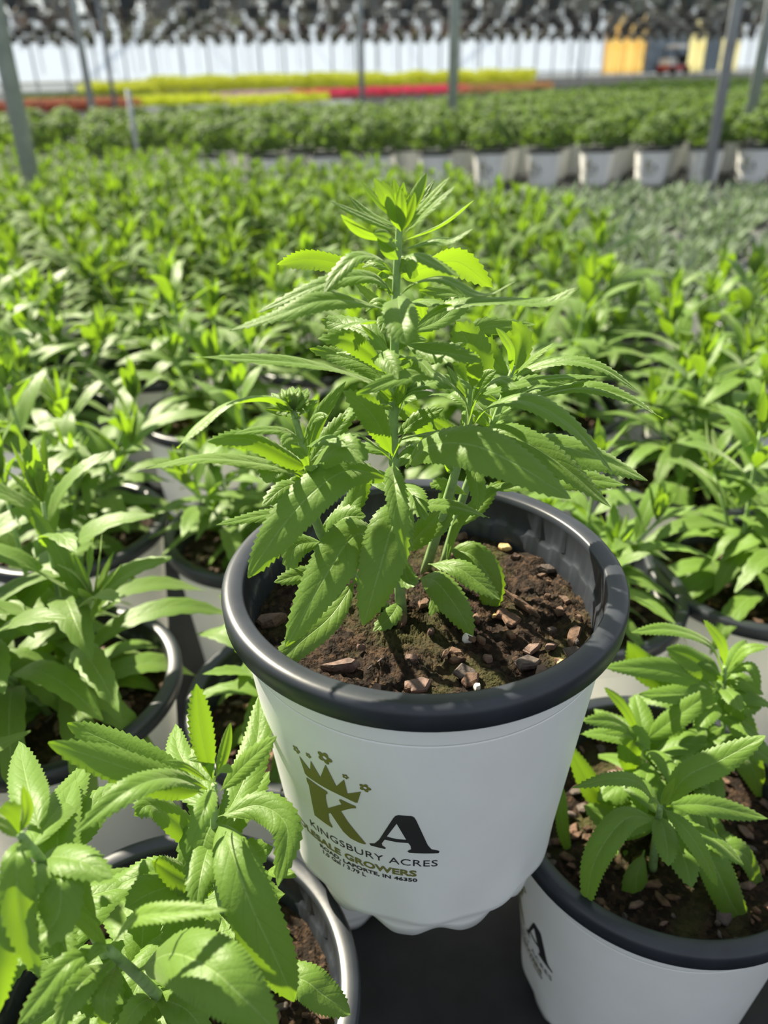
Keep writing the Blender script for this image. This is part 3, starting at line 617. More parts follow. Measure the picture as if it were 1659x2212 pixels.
for k in range(26):       # inner small axillary leaves along the stems
    si = rr.choice((0, 0, 0, 1, 2, 3)); u = rr.random()
    sx_, sy_, dy = {0: (853, 560+560*u, 0), 1: (1012-60*u, 860+260*u, 1.5), 2: (1085-80*u, 850+230*u, 3.6), 3: (655+45*u, 940+230*u, -2)}[si]
    a = rr.uniform(0, 6.28); l = rr.uniform(35, 85)
    H_LV.append((si, [(sx_, sy_, dy), (sx_+l*.6*math.cos(a), sy_-22, dy+1.0*math.sin(a)), (sx_+l*math.cos(a), sy_-10+rr.uniform(-10, 25), dy+1.8*math.sin(a))], rr.uniform(.6, 1.3), 45, rr.choice(('leaf', Y))))
hs_ = px_leafs(hero, (MX, MY, MZ), H_ST, H_LV, MY, 3)
extra_leaves(hero, (MX, MY, MZ), hs_[0], at(853, 1120, MY), at(855, 660, MY), 14, .050, .013, 301, 'leaf', 10, 40)
extra_leaves(hero, (MX, MY, MZ), hs_[2], at(1030, 1010, MY+.038), at(1100, 820, MY+.035), 8, .050, .013, 302, 'leaf', 15, 50)

# ------------------------------------------------------------------ front-left plant (pot A), leaves seen from above
AX, AY = -.1162, .2300
pa = empty('potted_plant', (AX, AY, 0)); tag(pa, 'leafy plant filling the bottom left corner, its black rim under the raised pot', 'potted plant')
add_pot(pa, True, None, 0)
GZ = ('z', PH-.028)
A_ST = [([(520, 2150, GZ), (470, 1900, 0), (463, 1790, 0), (462, 1695, 0)], .0026, .0012),
        ([(440, 2212, GZ), (362, 2168, -2.5), (300, 2110, -4), (236, 2052, -5)], .0030, .0018),
        ([(300, 2200, GZ), (170, 1960, -3), (90, 1860, -4), (42, 1800, -4.5)], .0026, .0014)]
A_LV = [(0, [(458,1685,0),(435,1580,.3),(424,1477,.6)], 1.3, 60, 'leaf', 10), (0, [(466,1683,0),(485,1620,.2),(498,1561,.3)], .55, 45, Y), (0, [(476,1708,0),(530,1650,.2),(598,1590,.4)], 1.25, 45, Y, 14), (0, [(455,1690,0),(400,1655,-.8),(354,1644,-1.2)], .4, 40, Y), (0, [(448,1705,0),(370,1680,-1.2),(280,1706,-2.6),(159,1802,-3.8)], 1.7, 20, 'leaf', 22), (0, [(463,1700,-.2),(440,1750,-2),(403,1843,-3.2)], 1.15, 50, 'leaf', 22), (0, [(440,1712,0),(360,1690,-.4),(241,1648,-.8),(104,1604,-1)], 1.9, 60, 'leaf', 8, .3), (0, [(440,1720,1),(350,1660,1.5),(240,1604,1.8),(145,1563,2)], 1.9, 60, 'leaf', 8, .3), (0, [(458,1690,.2),(480,1660,-.6),(503,1668,-1)], .5, 40, Y), (0, [(460,1680,.2),(445,1640,.2),(405,1640,.2)], .5, 50, Y),
        (0, [(468,1770,0),(500,1840,-2),(540,1950,-3.6),(600,2080,-4.6),(635,2164,-5)], 2.7, 55, 'leaf', 14, .2), (0, [(466,1760,.4),(440,1820,-.6),(430,1900,-1.8)], 3.0, 60), (0, [(468,1765,.6),(560,1740,.8),(620,1790,-.2),(600,1915,-2)], 2.0, 40), (0, [(470,1790,.6),(520,1700,3),(555,1600,5.5),(562,1498,8)], 2.2, 20), (0, [(455,1750,.4),(400,1700,2),(345,1660,3.6),(330,1612,5)], 2.0, 20), (0, [(462,1740,1),(420,1680,3),(385,1620,5),(378,1565,7)], 1.8, 20), (0, [(470,1920,.4),(400,1900,-.6),(330,1860,-1.4)], 2.2, 45), (0, [(470,1850,0),(400,1790,0),(330,1740,-.4),(290,1760,-1)], 2.0, 20),
        (0, [(574,1884,0),(600,1880,-.4),(641,1894,-.8)], .7, 35, Y), (0, [(470,1900,.2),(350,1920,-1.4),(270,1960,-2.6)], 2.4, 50), (0, [(480,1980,0),(520,2060,-2),(560,2160,-3.4)], 2.6, 50), (0, [(475,1870,.2),(520,1850,1),(590,1830,1.6)], 2.2, 50), (0, [(500,2100,1),(640,2112,-.2),(700,2150,-.8),(757,2190,-1.2)], 2.4, 60, 'leaf', 10, .4),
        (1, [(233,2046,-5),(190,2000,-5.2),(138,1963,-5.4)], .62, 50, Y, 24), (1, [(236,2050,-5),(290,1985,-5.6),(380,1970,-6),(489,1966,-6.2)], 1.15, 15, Y, 26), (1, [(230,2052,-5),(150,2080,-6),(90,2150,-6.8),(38,2215,-7.4)], 1.3, 40, 'leaf', 24), (1, [(240,2075,-4.8),(190,2110,-6),(150,2160,-6.8),(120,2230,-7.4)], 1.6, 50, 'leaf', 18), (1, [(250,2080,-4.6),(236,2120,-5.8),(225,2160,-6.6),(230,2230,-7)], 1.4, 45), (1, [(300,2095,-4),(370,2060,-5.4),(450,2090,-6.6),(520,2150,-7.4),(600,2230,-8)], 3.2, 58, 'leaf', 12, .3), (1, [(240,2060,-4.8),(215,2045,-5.4),(175,2085,-5.8)], .5, 40, Y), (1, [(330,2150,-3),(400,2180,-4),(450,2240,-4.6)], 2.0, 50), (1, [(340,2150,-3),(300,2170,-4),(250,2240,-4.6)], 1.4, 40, Y),
        (2, [(217,1995,-3.6),(160,1930,-4),(125,1830,-3),(140,1740,-.8),(160,1686,1.2)], 2.2, 30, 'leaf', 18, .2), (2, [(85,1790,-3),(60,1700,-1),(40,1605,2.5)], 1.9, 30, 'leaf', 8, .3), (2, [(42,1800,-4.5),(58,1750,-4.8),(50,1696,-4.8)], .5, 50, Y), (2, [(45,1815,-4.5),(35,1860,-5.6),(45,1990,-6.6),(85,2115,-7.4)], 1.5, 50, 'leaf', 22), (2, [(40,1800,-4.5),(10,1780,-5),(-20,1770,-5.4)], .9, 40, Y), (2, [(42,1800,-4.5),(25,1760,-4.4),(5,1740,-4.4)], 1.0, 50), (2, [(60,1840,-4),(100,1780,-2.4),(150,1710,.4),(190,1640,3)], 2.0, 20), (2, [(100,1880,-4),(10,1960,-6),(-20,2080,-7),(-10,2200,-7.6)], 2.6, 50), (2, [(110,1890,-4),(130,1900,-5),(120,1990,-6),(30,2060,-7)], 2.0, 55), (2, [(90,1860,-4),(60,1900,-5.6),(20,1960,-6.2)], 1.8, 45)]
as_ = px_leafs(pa, (AX, AY, 0), A_ST, A_LV, .225, 4, .74)
extra_leaves(pa, (AX, AY, 0), as_[0], (AX-.01, AY+.01, PH-.01), at(465, 1800, .225), 16, .075, .024, 311, 'leaf', 5, 35)
extra_leaves(pa, (AX, AY, 0), as_[1], (AX-.02, AY, PH), at(320, 2120, .20), 9, .065, .022, 312, 'leaf', 5, 35)
extra_leaves(pa, (AX, AY, 0), as_[2], (AX-.05, AY+.0, PH), at(70, 1850, .19), 14, .070, .022, 313, 'leaf', 5, 35)
# ------------------------------------------------------------------ front-right plant (pot B)
BX, BY = .1748, .3430
pb = empty('potted_plant', (BX, BY, 0)); tag(pb, 'shaded leafy plant in white printed pot at the bottom right corner of the picture', 'potted plant')
add_pot(pb, True, -60, 1)
B_ST = [([(1409, 1880, GZ), (1418, 1800, -3), (1426, 1742, -4)], .0028, .0016),
        ([(1460, 1850, GZ), (1400, 1720, 2), (1388, 1600, 2.4)], .0024, .0012),
        ([(1520, 1850, GZ), (1560, 1600, 4.5), (1566, 1440, 5)], .0024, .0012)]
B_LV = [(0, [(1440,1740,-4),(1480,1680,-3.8),(1560,1640,-3.6),(1654,1589,-3.4)], 2.0, 60, 'leaf', 14, .3), (0, [(1417,1738,-4),(1380,1690,-4.4),(1320,1682,-4.8),(1236,1702,-5.2)], 1.0, 45), (0, [(1417,1768,-3.6),(1350,1770,-5),(1285,1860,-6),(1262,1976,-6.6)], 2.0, 50, 'leaf', 22), (0, [(1430,1742,-4),(1480,1790,-5.6),(1520,1850,-6.4),(1549,1914,-6.8)], 1.25, 50, 'leaf', 18), (0, [(1462,1803,-2.4),(1530,1850,-4.4),(1580,1950,-5.6),(1659,2108,-6.8)], 2.4, 55, 'leaf', 14), (0, [(1429,1850,-2),(1500,1900,-3),(1560,1980,-4),(1619,2063,-5)], 2.4, 60), (0, [(1392,1836,-3),(1375,1920,-4.2),(1420,1985,-4.4),(1491,1976,-4)], 2.2, 65, 'leaf', 8), (0, [(1440,1740,-3),(1530,1740,-3),(1659,1768,-3)], 1.6, 50), (0, [(1400,1850,-1.8),(1300,1860,-2),(1190,1878,-2)], 1.8, 55), (0, [(1428,1740,-4),(1440,1715,-4.2),(1458,1680,-4.4)], .5, 45, Y), (0, [(1420,1790,-3),(1340,1780,-1.5),(1260,1740,-.5)], 2.4, 45), (0, [(1430,1790,-3),(1520,1760,-1.5),(1600,1880,-1.5)], 2.4, 45), (0, [(1430,1742,-4),(1415,1728,-4.6),(1400,1735,-4.8)], .4, 45, Y), (0, [(1430,1800,-2.6),(1490,1850,-2.6),(1600,1840,-3.4),(1659,1960,-4)], 2.0, 50),
        (1, [(1395,1600,2.4),(1460,1550,2.2),(1549,1487,2)], 1.9, 55), (1, [(1385,1595,2.4),(1350,1530,2),(1305,1485,1.8)], .8, 45), (1, [(1385,1600,2.2),(1330,1560,1.4),(1256,1556,1)], 1.3, 45), (1, [(1385,1602,2.2),(1350,1580,1.4),(1300,1582,1)], .8, 35), (1, [(1400,1720,2),(1360,1640,1.4),(1375,1590,1.4),(1405,1620,.8)], 1.8, 60), (1, [(1400,1700,1.6),(1300,1720,1),(1220,1600,1.4)], 2.4, 50), (1, [(1398,1680,2),(1350,1700,1),(1290,1730,0)], 2.4, 55), (1, [(1215,1690,0),(1215,1780,-.8),(1231,1852,-1.2)], .8, 40), (1, [(1398,1690,2),(1440,1640,2.4),(1520,1610,2.4)], 2.2, 50), (1, [(1396,1650,2.6),(1440,1600,3.4),(1480,1520,4)], 2.0, 60),
        (2, [(1563,1455,5),(1530,1390,4.8),(1450,1360,4.6),(1363,1366,4.4)], 1.5, 10, 'leaf', 20), (2, [(1566,1440,5),(1560,1390,4.8),(1520,1339,4.6)], .95, 40, Y), (2, [(1570,1450,5),(1610,1405,4.8),(1659,1396,4.6)], 1.1, 10, Y, 20), (2, [(1570,1455,4.8),(1620,1440,4),(1644,1488,3.4)], 1.1, 20), (2, [(1563,1470,5),(1500,1430,5),(1440,1400,5.2)], 2.2, 60), (2, [(1560,1500,4.6),(1480,1480,5),(1390,1440,5.2),(1355,1385,5.4)], 2.6, 65), (2, [(1560,1500,4.4),(1500,1500,3.4),(1380,1500,3)], 2.0, 55), (2, [(1560,1560,4),(1600,1520,3.4),(1645,1530,3)], 2.4, 55), (2, [(1562,1520,4.6),(1600,1560,3.4),(1640,1650,2.6)], 2.2, 50), (2, [(1562,1570,4.4),(1510,1600,3.6),(1480,1680,3)], 2.2, 50), (2, [(1564,1600,4.4),(1620,1650,3.4),(1659,1740,2.8)], 2.4, 50), (2, [(1566,1480,4.8),(1600,1470,4.4),(1650,1500,4)], 1.6, 40), (2, [(1560,1500,4.8),(1460,1450,4.2),(1300,1440,3.6)], 2.0, 60)]
bs_ = px_leafs(pb, (BX, BY, 0), B_ST, B_LV, BY, 6, .84)

extra_leaves(pb, (BX, BY, 0), bs_[0], (BX, BY-.01, PH-.01), at(1424, 1760, BY-.035), 8, .060, .021, 321, 'leaf', 5, 25)
extra_leaves(pb, (BX, BY, 0), bs_[1], (BX, BY+.01, PH), at(1390, 1610, BY+.024), 12, .065, .020, 322, 'leaf', 5, 45)
extra_leaves(pb, (BX, BY, 0), bs_[2], (BX+.03, BY+.03, PH), at(1565, 1460, BY+.05), 18, .062, .019, 323, 'leaf', 5, 45)
# ------------------------------------------------------------------ other close pots, each seen on its own
CLOSE = [(-.052, .452, 'plant wedged directly behind the raised pot, its dark rim showing at left', 0, 1.9),
         (-.262, .470, 'leafy plant at the left edge whose curved grey rim shows beside the raised pot', 1, .6),
         (-.125, .700, 'plant in the pot with bare brown soil showing, behind and left of the raised pot', 2, 2.2),
         (-.330, .715, 'plant at far left behind the left-edge pot, arching bright leaves over a dark rim', 0, 4.0),
         (.345, .610, 'plant in wide pot at right edge with much bare bark mulch, behind the raised pot', 1, 3.3),
         (.170, .585, 'plant hidden low behind the raised pot at right, leaves reaching over its rim', 2, 1.2),
         (.395, .350, 'plant at right edge behind the shaded bottom right plant', 0, 5.0),
         (-.345, .270, 'plant in the pot at the left edge below the curved grey rim', 2, 3.0)]
for i, (x, y, lb, v, rz) in enumerate(CLOSE):
    potted('near', x, y, rz, v, True, lb, None, None, sc=(.95, 1.3, 1.1, 1.25, 1.2, .95, 1.1, 1.1)[i])

# ------------------------------------------------------------------ the field
rf = random.Random(100); taken = [(x, y) for x, y, *_ in CLOSE]+[(AX, AY), (BX, BY), (MX, MY)]
def infield(x, y):
    d = Vector((x, y, .25))-CAMP; z = d.dot(FW)
    if z <= .05: return None
    return 829.5+FPX*d.dot(RT)/z, 1106-FPX*d.dot(UP)/z
todo = []; cnt = 0; row = 0; yv = .62
while yv < 4.2:
    sp_ = .232; xo = (row % 2)*sp_/2
    for k in range(-16, 17):
        x = k*sp_+xo+rf.uniform(-.012, .012); y = yv+rf.uniform(-.012, .012); p = infield(x, y)
        if y > (2.9 if x > .1 else (3.25 if x > -.75 else 4.0)): continue
        if p is None or not (-190 < p[0] < 1850) or any((x-a)**2+(y-b)**2 < .200**2 for a, b in taken): continue
        silver = y > 1.25 and x > .44-.11*(y-1.3)
        side = 'left' if p[0] < 829 else 'right'; band = 'near' if y < 1.4 else ('middle' if y < 2.6 else 'far')
        todo.append((row, x, y, p[0], silver, cnt))
        cnt += 1
    yv += sp_*.866; row += 1
ORD = ['first', 'second', 'third', 'fourth', 'fifth', 'sixth', 'seventh', 'eighth', 'ninth', 'tenth', 'eleventh', 'twelfth', 'thirteenth', 'fourteenth', 'fifteenth', 'sixteenth', 'seventeenth', 'eighteenth', 'nineteenth', 'twentieth']
rows = {}
for q in todo: rows.setdefault((q[0], q[4]), []).append(q)
for (rw, silver), qs in sorted(rows.items()):
    qs.sort(key=lambda q: q[1]); vis = 0
    for _, x, y, px, _s, ci in qs:
        kind = 'grey-green mounding' if silver else 'green pointed-leaf'; side = 'left' if px < 829 else 'right'; band = 'middle' if y < 2.4 else 'far'
        if y < 2.4 and -60 < px < 1720: lb = 'blurred %s plant, %s row behind the raised pot, %s from the left' % (kind, ORD[rw], ORD[min(vis, 19)]); g = '%s plants in the near field rows' % kind
        else:
            third = 'left' if px < 553 else ('middle' if px < 1106 else 'right'); lb = 'blurred %s plant, %s row behind the raised pot, %s third' % (kind, ORD[rw], third); g = '%s plants, %s row, %s third' % (kind, ORD[rw], third)
        if -60 < px < 1720: vis += 1
        near = y < 1.35
        potted('silver' if silver else ('near' if near else 'far'), x, y, rf.uniform(0, 6.28), ci, near, lb, g, None, 'silver_plant' if silver else 'leafy_potted_plant', sc=rf.uniform(1.14, 1.36) if (y < 2.4 and not silver) else rf.uniform(.9, 1.08))

# block of bushy plants beyond the gap
def farlimit(x): return min(15.2, 7.2+1.7*max(0, x))
spots = []; row = 0; yv = 4.75
while yv < 16:
    sp_ = .30; xo = (row % 2)*sp_/2; k0 = int(yv*.62/sp_)+3
    for k in range(-k0, k0+1):
        x = k*sp_+xo+rf.uniform(-.03, .03); y = yv+rf.uniform(-.03, .03)
        if y > farlimit(x): continue
        p = infield(x, y)
        if p is None or not (-120 < p[0] < 1780): continue
        if x < -.5 and y < 8 and rf.random() < .22: continue
        spots.append((x, y))
    yv += sp_*.87; row += 1
PR_FAR = None
brow = sorted(set(round((y-4.75)/(.30*.87)) for x, y in spots[:300])); lane = {}
for i, (x, y) in enumerate(spots[:300]): lane.setdefault(round((y-4.75)/(.30*.87)), []).append((x, i, y))
for rw in sorted(lane):
    for k, (x, i, y) in enumerate(sorted(lane[rw])):
        px = infield(x, y)[0]; side = 'left' if px < 553 else ('middle' if px < 1106 else 'right')
        if rw == 0: lb = 'round bushy plant in white pot, front row past the gap, %s from the left' % ORD[min(k, 19)]
        else: lb = 'round bushy plant in white pot, %s row past the gap, %s third of the picture' % (ORD[min(rw, 19)], side)
        potted('bush', x, y, rf.uniform(0, 6.28), i, False, lb, 'bushy plants, %s row past the gap, %s third' % (ORD[min(rw, 19)], side), (rf.uniform(-25, 25) if rw == 0 else None), 'bushy_potted_plant', sc=rf.uniform(.92, 1.12))
mb = MB(); lows = [bush_geo(s, 60, True) for s in (51, 52, 53)]
arrs = [np.array(q.v) for q in lows]
Vb, Fb, Mb, nb = [], [], [], 0
for i, (x, y) in enumerate(spots[300:]):
    q = lows[i % 3]; a = rf.uniform(0, 6.28); s = rf.uniform(.95, 1.2); A = arrs[i % 3]; ca, sa = math.cos(a), math.sin(a)
    V = np.stack([x+s*(A[:, 0]*ca-A[:, 1]*sa), y+s*(A[:, 0]*sa+A[:, 1]*ca), A[:, 2]*s-(s-1)*PH], 1)
    Vb += V.tolist(); Fb += [tuple(j+nb for j in f) for f in q.f]; Mb += [0]*len(q.f); nb += len(A)
    ring = [(x+.095*math.cos(t)*k_, y+.095*math.sin(t)*k_, z_) for k_, z_ in ((.75, 0), (1, PH)) for t in np.linspace(0, 2*math.pi, 9)[:-1]]
    Vb += ring; Fb += [(nb+j, nb+(j+1) % 8, nb+8+(j+1) % 8, nb+8+j) for j in range(8)]; Mb += [1]*8; nb += 16
mb.v = Vb; mb.f = Fb; mb.m = Mb; mb.uv = [(0, 0)]*len(Vb)
tag(link('distant_potted_plants', mb.mesh('distant_plants', ['bush_leaf', 'pot_white'])), 'dense green mass of distant bushy plants in pots reaching back to the flower beds', 'plants', kind='stuff')

# flower beds behind
def flower_geo(seed, petal, H, rad, n, leaf_m='bush_leaf', frac=.6):
    rnd = random.Random(seed); ml = MB()
    for k in range(n):
        a = rnd.uniform(0, 6.28); r = rad*math.sqrt(rnd.random()); z = H*(rnd.random()**.6); top = z > H*(1-frac)
        p = Vector((r*math.cos(a), r*math.sin(a), z)); l = rnd.uniform(.04, .075); s = Vector((rnd.uniform(-1, 1), rnd.uniform(-1, 1), rnd.uniform(-.4, .6))).normalized(); t = s.cross(Vector((rnd.uniform(-1, 1), rnd.uniform(-1, 1), 1))).normalized()*l*.4
        ml.add([p-s*l*.5, p-s*l*.1+t, p+s*l*.5, p-s*l*.1-t], [(0, 1, 2, 3)], None, 1 if top else 0)
    return ml.mesh('flowers', [leaf_m, petal])
def gpx(px, py, z=0.0): return atz(px, py, z)
YF = [flower_geo(s, 'yellow_petal', .44, .24, 300, frac=.88) for s in (61, 62, 63)]
i = 0
for rr_ in range(3):
    for px in range(190, 1150, 19):
        yb = 213-(px-200)*.022+rr_*-7
        if px < 330: yb += 3
        p = gpx(px+rf.uniform(-4, 4), yb, 0)
        if (p-W1).dot(WN) > -.7: continue
        o = link('yellow_flowering_plant', YF[i % 3]); o.location = p; s_ = rf.uniform(.85, 1.15)*(1 if px > 330 else .75); o.scale = (1, 1, s_); o.rotation_euler.z = rf.uniform(0, 6); i += 1
        tag(o, 'tall yellow flowering plant in the long yellow bed before the far wall', 'flowering plant', 'yellow flowering plants in the far bed')
BEDS = [('bush_leaf', 'leafy green', 40, 330, 226, 216, .1), ('red_petal', 'red', -10, 300, 247, 236, .12), ('orange_petal', 'orange', 60, 260, 238, 231, .12), ('lime_petal', 'lime yellow', 290, 480, 231, 225, .12), ('mauve_petal', 'mauve pink', 480, 640, 222, 212, .12), ('lime_petal', 'pale yellow', 520, 700, 232, 219, .10),
        ('pink_petal', 'hot pink', 650, 830, 215, 206, .14), ('pink_petal', 'pink', 830, 1010, 206, 200, .08), ('orange_petal', 'orange red', 1010, 1190, 202, 192, .12)]
for bi, (pm, nm, x0, x1, ya, yb, fr) in enumerate(BEDS):
    fm = [flower_geo(70+bi*3+q, pm, .17, .22, 120, frac=.72) for q in range(2)]
    for rr_ in range(3):
        for px in range(x0, x1, 21):
            u = (px-x0)/(x1-x0); y_ = ya+(yb-ya)*u + 4 - rr_*4
            p = gpx(px+rf.uniform(-4, 4), y_, 0); o = link('bedding_flower', fm[(px+rr_) % 2]); o.location = p; o.rotation_euler.z = rf.uniform(0, 6)
            side = 'left' if px < 400 else ('centre' if px < 900 else 'right')
            tag(o, 'low %s bedding flowers in the %s of the coloured band under the yellow bed' % (nm, side), 'flowers', '%s bedding flowers, %s of the coloured band' % (nm, side))
# pale aisles under the beds
mb = MB(); q = [gpx(-60, 250), gpx(760, 226), gpx(760, 216), gpx(-60, 240)]
mb.add([Vector((a.x, a.y, .004)) for a in q], [(0, 1, 2, 3)]); tag(link('trim_3', mb.mesh('aisle', 'concrete')), kind='structure')

# ------------------------------------------------------------------ posts
def post(px, py, zt, rad, top, label, name='support_post', z0=None):
    p = atz(px, py, zt); t = MB(); tube(t, [(0, 0, 0), (0, 0, 1.5), (0, 0, top)], rad, n=12)
    tube(t, [(0, 0, 0), (0, 0, .02)], rad*1.8, n=12)
    o = link(name, t.mesh(name, 'galvanised')); o.location = (p.x, p.y, 0); tag(o, label, 'post'); return o
post(71, 400, .30, .026, 3.9, 'thick grey steel post at the left edge of the picture')
post(1530, 372, .12, .026, 3.9, 'thick grey steel post at the right, in front of the white pots')
post(200, 243, .28, .032, 4.2, 'slimmer grey post just right of the thick left-edge post')
post(248, 228, .2, .028, 4.2, 'thin grey post second from the left in the distance')
post(782, 212, .3, .030, 4.2, 'distant grey post above and left of the tall stem tip')
post(978, 215, .4, .034, 4.2, 'distant grey post above and right of the tall stem tip')
post(1250, 168, .1, .05, 4.2, 'far thin post left of the yellow panel')
post(1628, 212, .4, .034, 4.2, 'distant grey post at the right edge behind the thick right post')
for k, px in enumerate((300, 545, 605, 1035, 1120)):
    post(px, 178-(px-300)*.018, .0, .03, 4.2, 'far hair-thin post against the bright wall, %s' % ['left end, above the yellow bed start', 'above the mauve flowers', 'just left of the pink flowers', 'right of the stem tip', 'near the right end of the yellow bed'][k])
pp = gpx(312, 428, 0); t = empty('irrigation_riser', (pp.x, pp.y, 0)); tag(t, 'grey riser pipe with a wide pale sleeve among the plants at upper left', 'pipe')
mb = MB(); lathe(mb, [(.0, .17), (.045, .17), (.048, .16), (.048, 0.0)], 24); link('sleeve', mb.mesh('sleeve', 'concrete'), t)
mb = MB(); tube(mb, [(0, 0, .16), (0, 0, .3), (0, 0, .52)], .012, n=10); link('pipe', mb.mesh('pipe', 'galvanised'), t)

# ------------------------------------------------------------------ panels and cart on the far wall
def panel(px0, px1, h, m, label, name='wall_panel', z0=.1, off=-.25, cat='panel'):
    s0, s1 = s_of(px0), s_of(px1); mb = MB(); box(mb, wp((s0+s1)/2, z0+h/2, off), (s1-s0, .06, h), WA)
    t = link(name, mb.mesh(name, m, False)); fr = MB()
    for s in np.linspace(s0, s1, 5): box(fr, wp(s, z0+h/2, off-.05), (.05, .04, h), WA)
    box(fr, wp((s0+s1)/2, z0+h*.45, off-.05), (s1-s0, .04, .05), WA)
    link('frame', fr.mesh('frame', m, False), t); tag(t, label, cat); return t
panel(1295, 1380, 2.6, 'yellow_panel', 'yellow panel on the far wall right of centre')
panel(1380, 1472, 2.6, 'slate_panel', 'slate blue opening panel behind the red and white cart', off=-.2)
panel(1472, 1508, 2.6, 'cream_panel', 'narrow cream curtain strip right of the cart')
panel(1508, 1540, 2.6, 'slate_panel', 'narrow slate strip between two cream curtains')
panel(1540, 1580, 2.6, 'cream_panel', 'cream curtain strip behind the thick right post')
sc_ = s_of(1423); cpos = wp(sc_, 0, -1.0); cart = empty('cart', (cpos.x, cpos.y, 0), WA); tag(cart, 'small red and white cart parked before the slate opening at far right', 'cart')
def cpart(nm, fn_, m):
    mb = MB(); fn_(mb); return link(nm, mb.mesh(nm, m, False), cart)
cpart('bed', lambda m: box(m, (0, 0, .32), (1.5, .8, .22)), 'cart_red')
cpart('hood', lambda m: (box(m, (-.45, 0, .58), (.55, .7, .3)), box(m, (-.25, 0, .70), (.3, .6, .12))), 'cart_white')
cpart('canopy', lambda m: (box(m, (.1, 0, 1.25), (1.0, .8, .08)), box(m, (.1, 0, 1.33), (.7, .6, .1))), 'cart_white')
for a_, b_ in ((-.35, .35), (.55, .35), (-.35, -.35), (.55, -.35)): cpart('canopy_post', lambda m: box(m, (a_, b_, .85), (.04, .04, .8)), 'rubber')
for a_, b_ in ((-.5, .42), (.5, .42), (-.5, -.42), (.5, -.42)): cpart('wheel', lambda m: tube(m, [(a_, b_-.05, .2), (a_, b_, .2), (a_, b_+.05, .2)], .2, n=16), 'rubber')
cpart('seat', lambda m: (box(m, (.35, 0, .58), (.4, .6, .16)), box(m, (.52, 0, .75), (.1, .6, .35))), 'rubber')

# ------------------------------------------------------------------ hanging baskets on overhead lines
def basket_geo(seed, pale):
    rnd = random.Random(seed); b = MB(); r = .135
    lathe(b, [(0, 0), (r*.68, 0), (r, .17), (r*1.05, .17), (r*1.05, .185), (r*.95, .185), (r*.93, .15), (0, .15)], 16)
    f = MB()
    for k in range(70):
        a = rnd.uniform(0, 6.28); rad = rnd.uniform(.03, .17); z = rnd.uniform(.13, .30) if rad < .11 else rnd.uniform(-.10, .24)
        p = Vector((rad*math.cos(a), rad*math.sin(a), z)); l = rnd.uniform(.05, .09); s = Vector((rnd.uniform(-1, 1), rnd.uniform(-1, 1), rnd.uniform(-1, .4))).normalized(); t = s.cross(Vector((rnd.uniform(-1, 1), rnd.uniform(-1, 1), 1))).normalized()*l*.3
        f.add([p-s*l*.5, p+t, p+s*l*.5, p-t], [(0, 1, 2, 3)], None, 1 if z < .06 else 0)
    h = MB()
    for k in range(3):
        a = k*2.094; tube(h, [(r*math.cos(a), r*math.sin(a), .18), (r*.5*math.cos(a), r*.5*math.sin(a), .38), (0, 0, .58)], .004, n=4, cap=False)
    tube(h, [(0, 0, .58), (0, 0, .62), (0, 0, .68)], .005, n=4)
    return b.mesh('basket', 'basket_pale' if pale else 'basket_plastic'), f.mesh('foliage', ['trailing_leaf', 'trailing_dry']), h.mesh('hanger', 'wire')
BROWS = (11.5, 13.5, 15.8, 18.3, 21, 24, 27.5, 31.5)
BK = [basket_geo(81, False), basket_geo(82, False), basket_geo(83, True)]
bs = []
for ri, yr in enumerate(BROWS):
    tiers = (1.30, 1.95, 2.55, 3.15) if yr > 13 else ((1.30, 1.9))
    for ti, zb in enumerate(tiers):
        xx = -yr*.62
        while xx < yr*.62:
            y = yr+xx*.30+rf.uniform(-.02, .02)
            x = xx; d = Vector((x, y, zb+.1))-CAMP; z = d.dot(FW); q = (829.5+FPX*d.dot(RT)/z, 1106-FPX*d.dot(UP)/z)
            if -40 < q[0] < 1700 and q[1] > -35: bs.append((y, x, zb+rf.uniform(-.01, .01), ri, ti))
            xx += .46+rf.uniform(-.04, .04)
bs.sort(); print('baskets', len(bs), 'spots', len(spots), 'field', cnt)
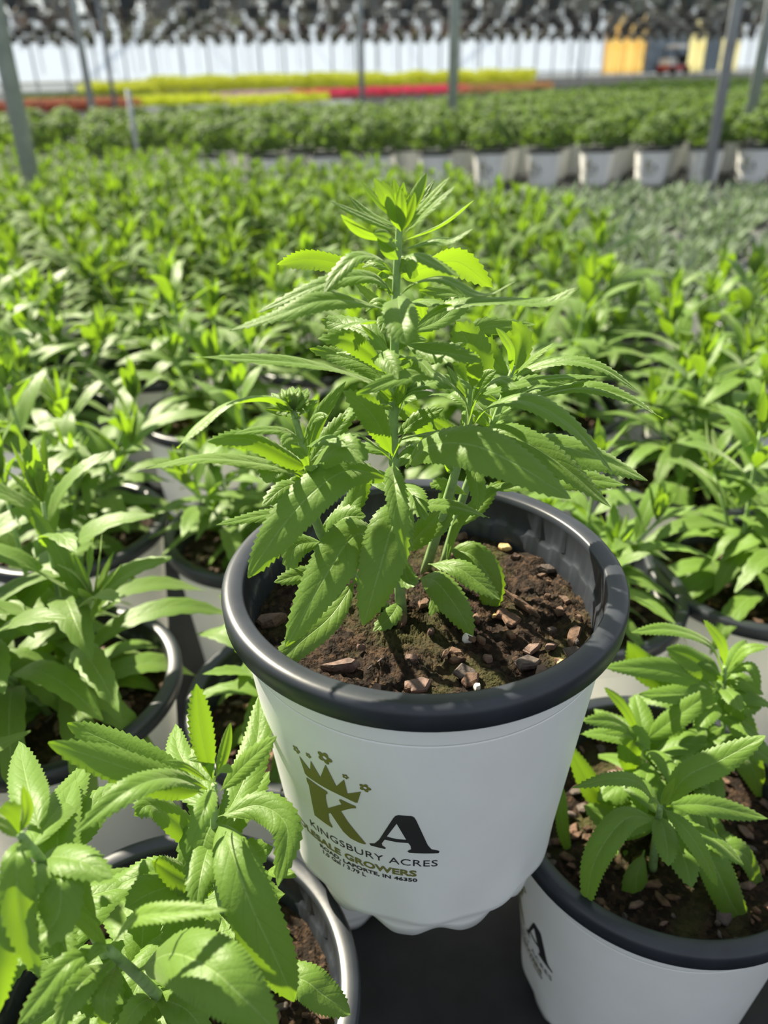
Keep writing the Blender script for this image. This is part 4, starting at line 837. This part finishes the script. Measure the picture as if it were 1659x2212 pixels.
def mkbasket(y, x, zb, ti, v, ri=0):
    t = empty('hanging_basket', (x, y, zb), rf.uniform(0, 6)); b, f, h = BK[v]
    link('basket', b, t); link('foliage', f, t); link('hanger', h, t)
    k = ['lowest', 'second', 'third', 'top'][ti]; sd_ = 'left' if x < -1.5 else ('right' if x > 1.5 else 'centre')
    tag(t, 'blurred %s hanging basket, %s tier of the %s line overhead, %s' % ('pale' if v == 2 else 'dark', k, ORD[ri], sd_), 'hanging basket', '%s hanging baskets, %s tier of the %s line, %s' % ('pale' if v == 2 else 'dark', k, ORD[ri], sd_)); return t
for i, (y, x, zb, ri, ti) in enumerate(bs[:300]): mkbasket(y, x, zb, ti, (0, 1, 2, 0, 2)[(i*7+ti) % 5], ri)
rest = bs[300:]
if rest:
    mb = MB()
    for i, (y, x, zb, ri, ti) in enumerate(rest):
        for mi, me in enumerate(BK[i % 2]):
            V = [(v.co.x+x, v.co.y+y, v.co.z+zb) for v in me.vertices]; mb.add(V, [tuple(p.vertices) for p in me.polygons], None, mi)
    tag(link('distant_hanging_baskets', mb.mesh('distant_baskets', ['basket_plastic', 'trailing_leaf', 'wire'])), 'far rows of hanging baskets merging into a dark fringe above the bright wall', 'hanging baskets', kind='stuff')
mb = MB()
for ri, yr in enumerate(BROWS):
    for zb in ((1.30, 1.95, 2.55, 3.15) if yr > 13 else (1.30, 1.9)):
        a = -yr*.7; b = yr*.7; ya, yb2 = yr+a*.30, yr+b*.30
        tube(mb, [(a, ya, zb+.67), (0, yr, zb+.67), (b*1.2, yr+b*1.2*.30, zb+.67)], .012, n=5)
tag(link('trim_4', mb.mesh('basket_lines', 'galvanised')), kind='structure')
# thin drip lines hanging down in front of the far wall
DL = MB(); tube(DL, [(0, 0, .55), (0, 0, 2.0), (0, 0, 4.2)], .009, n=5); dm = DL.mesh('drip_line', 'wire')
for px in list(range(40, 1290, 23))+[1320, 1350, 1590, 1612]:
    p = wp(s_of(px+rf.uniform(-6, 6)), 0, -rf.uniform(2, 8)); o = link('drip_line', dm); o.location = (p.x, p.y, 0)
    tag(o, 'thin watering line hanging in front of the bright far wall', 'watering line', 'watering lines before the far wall')
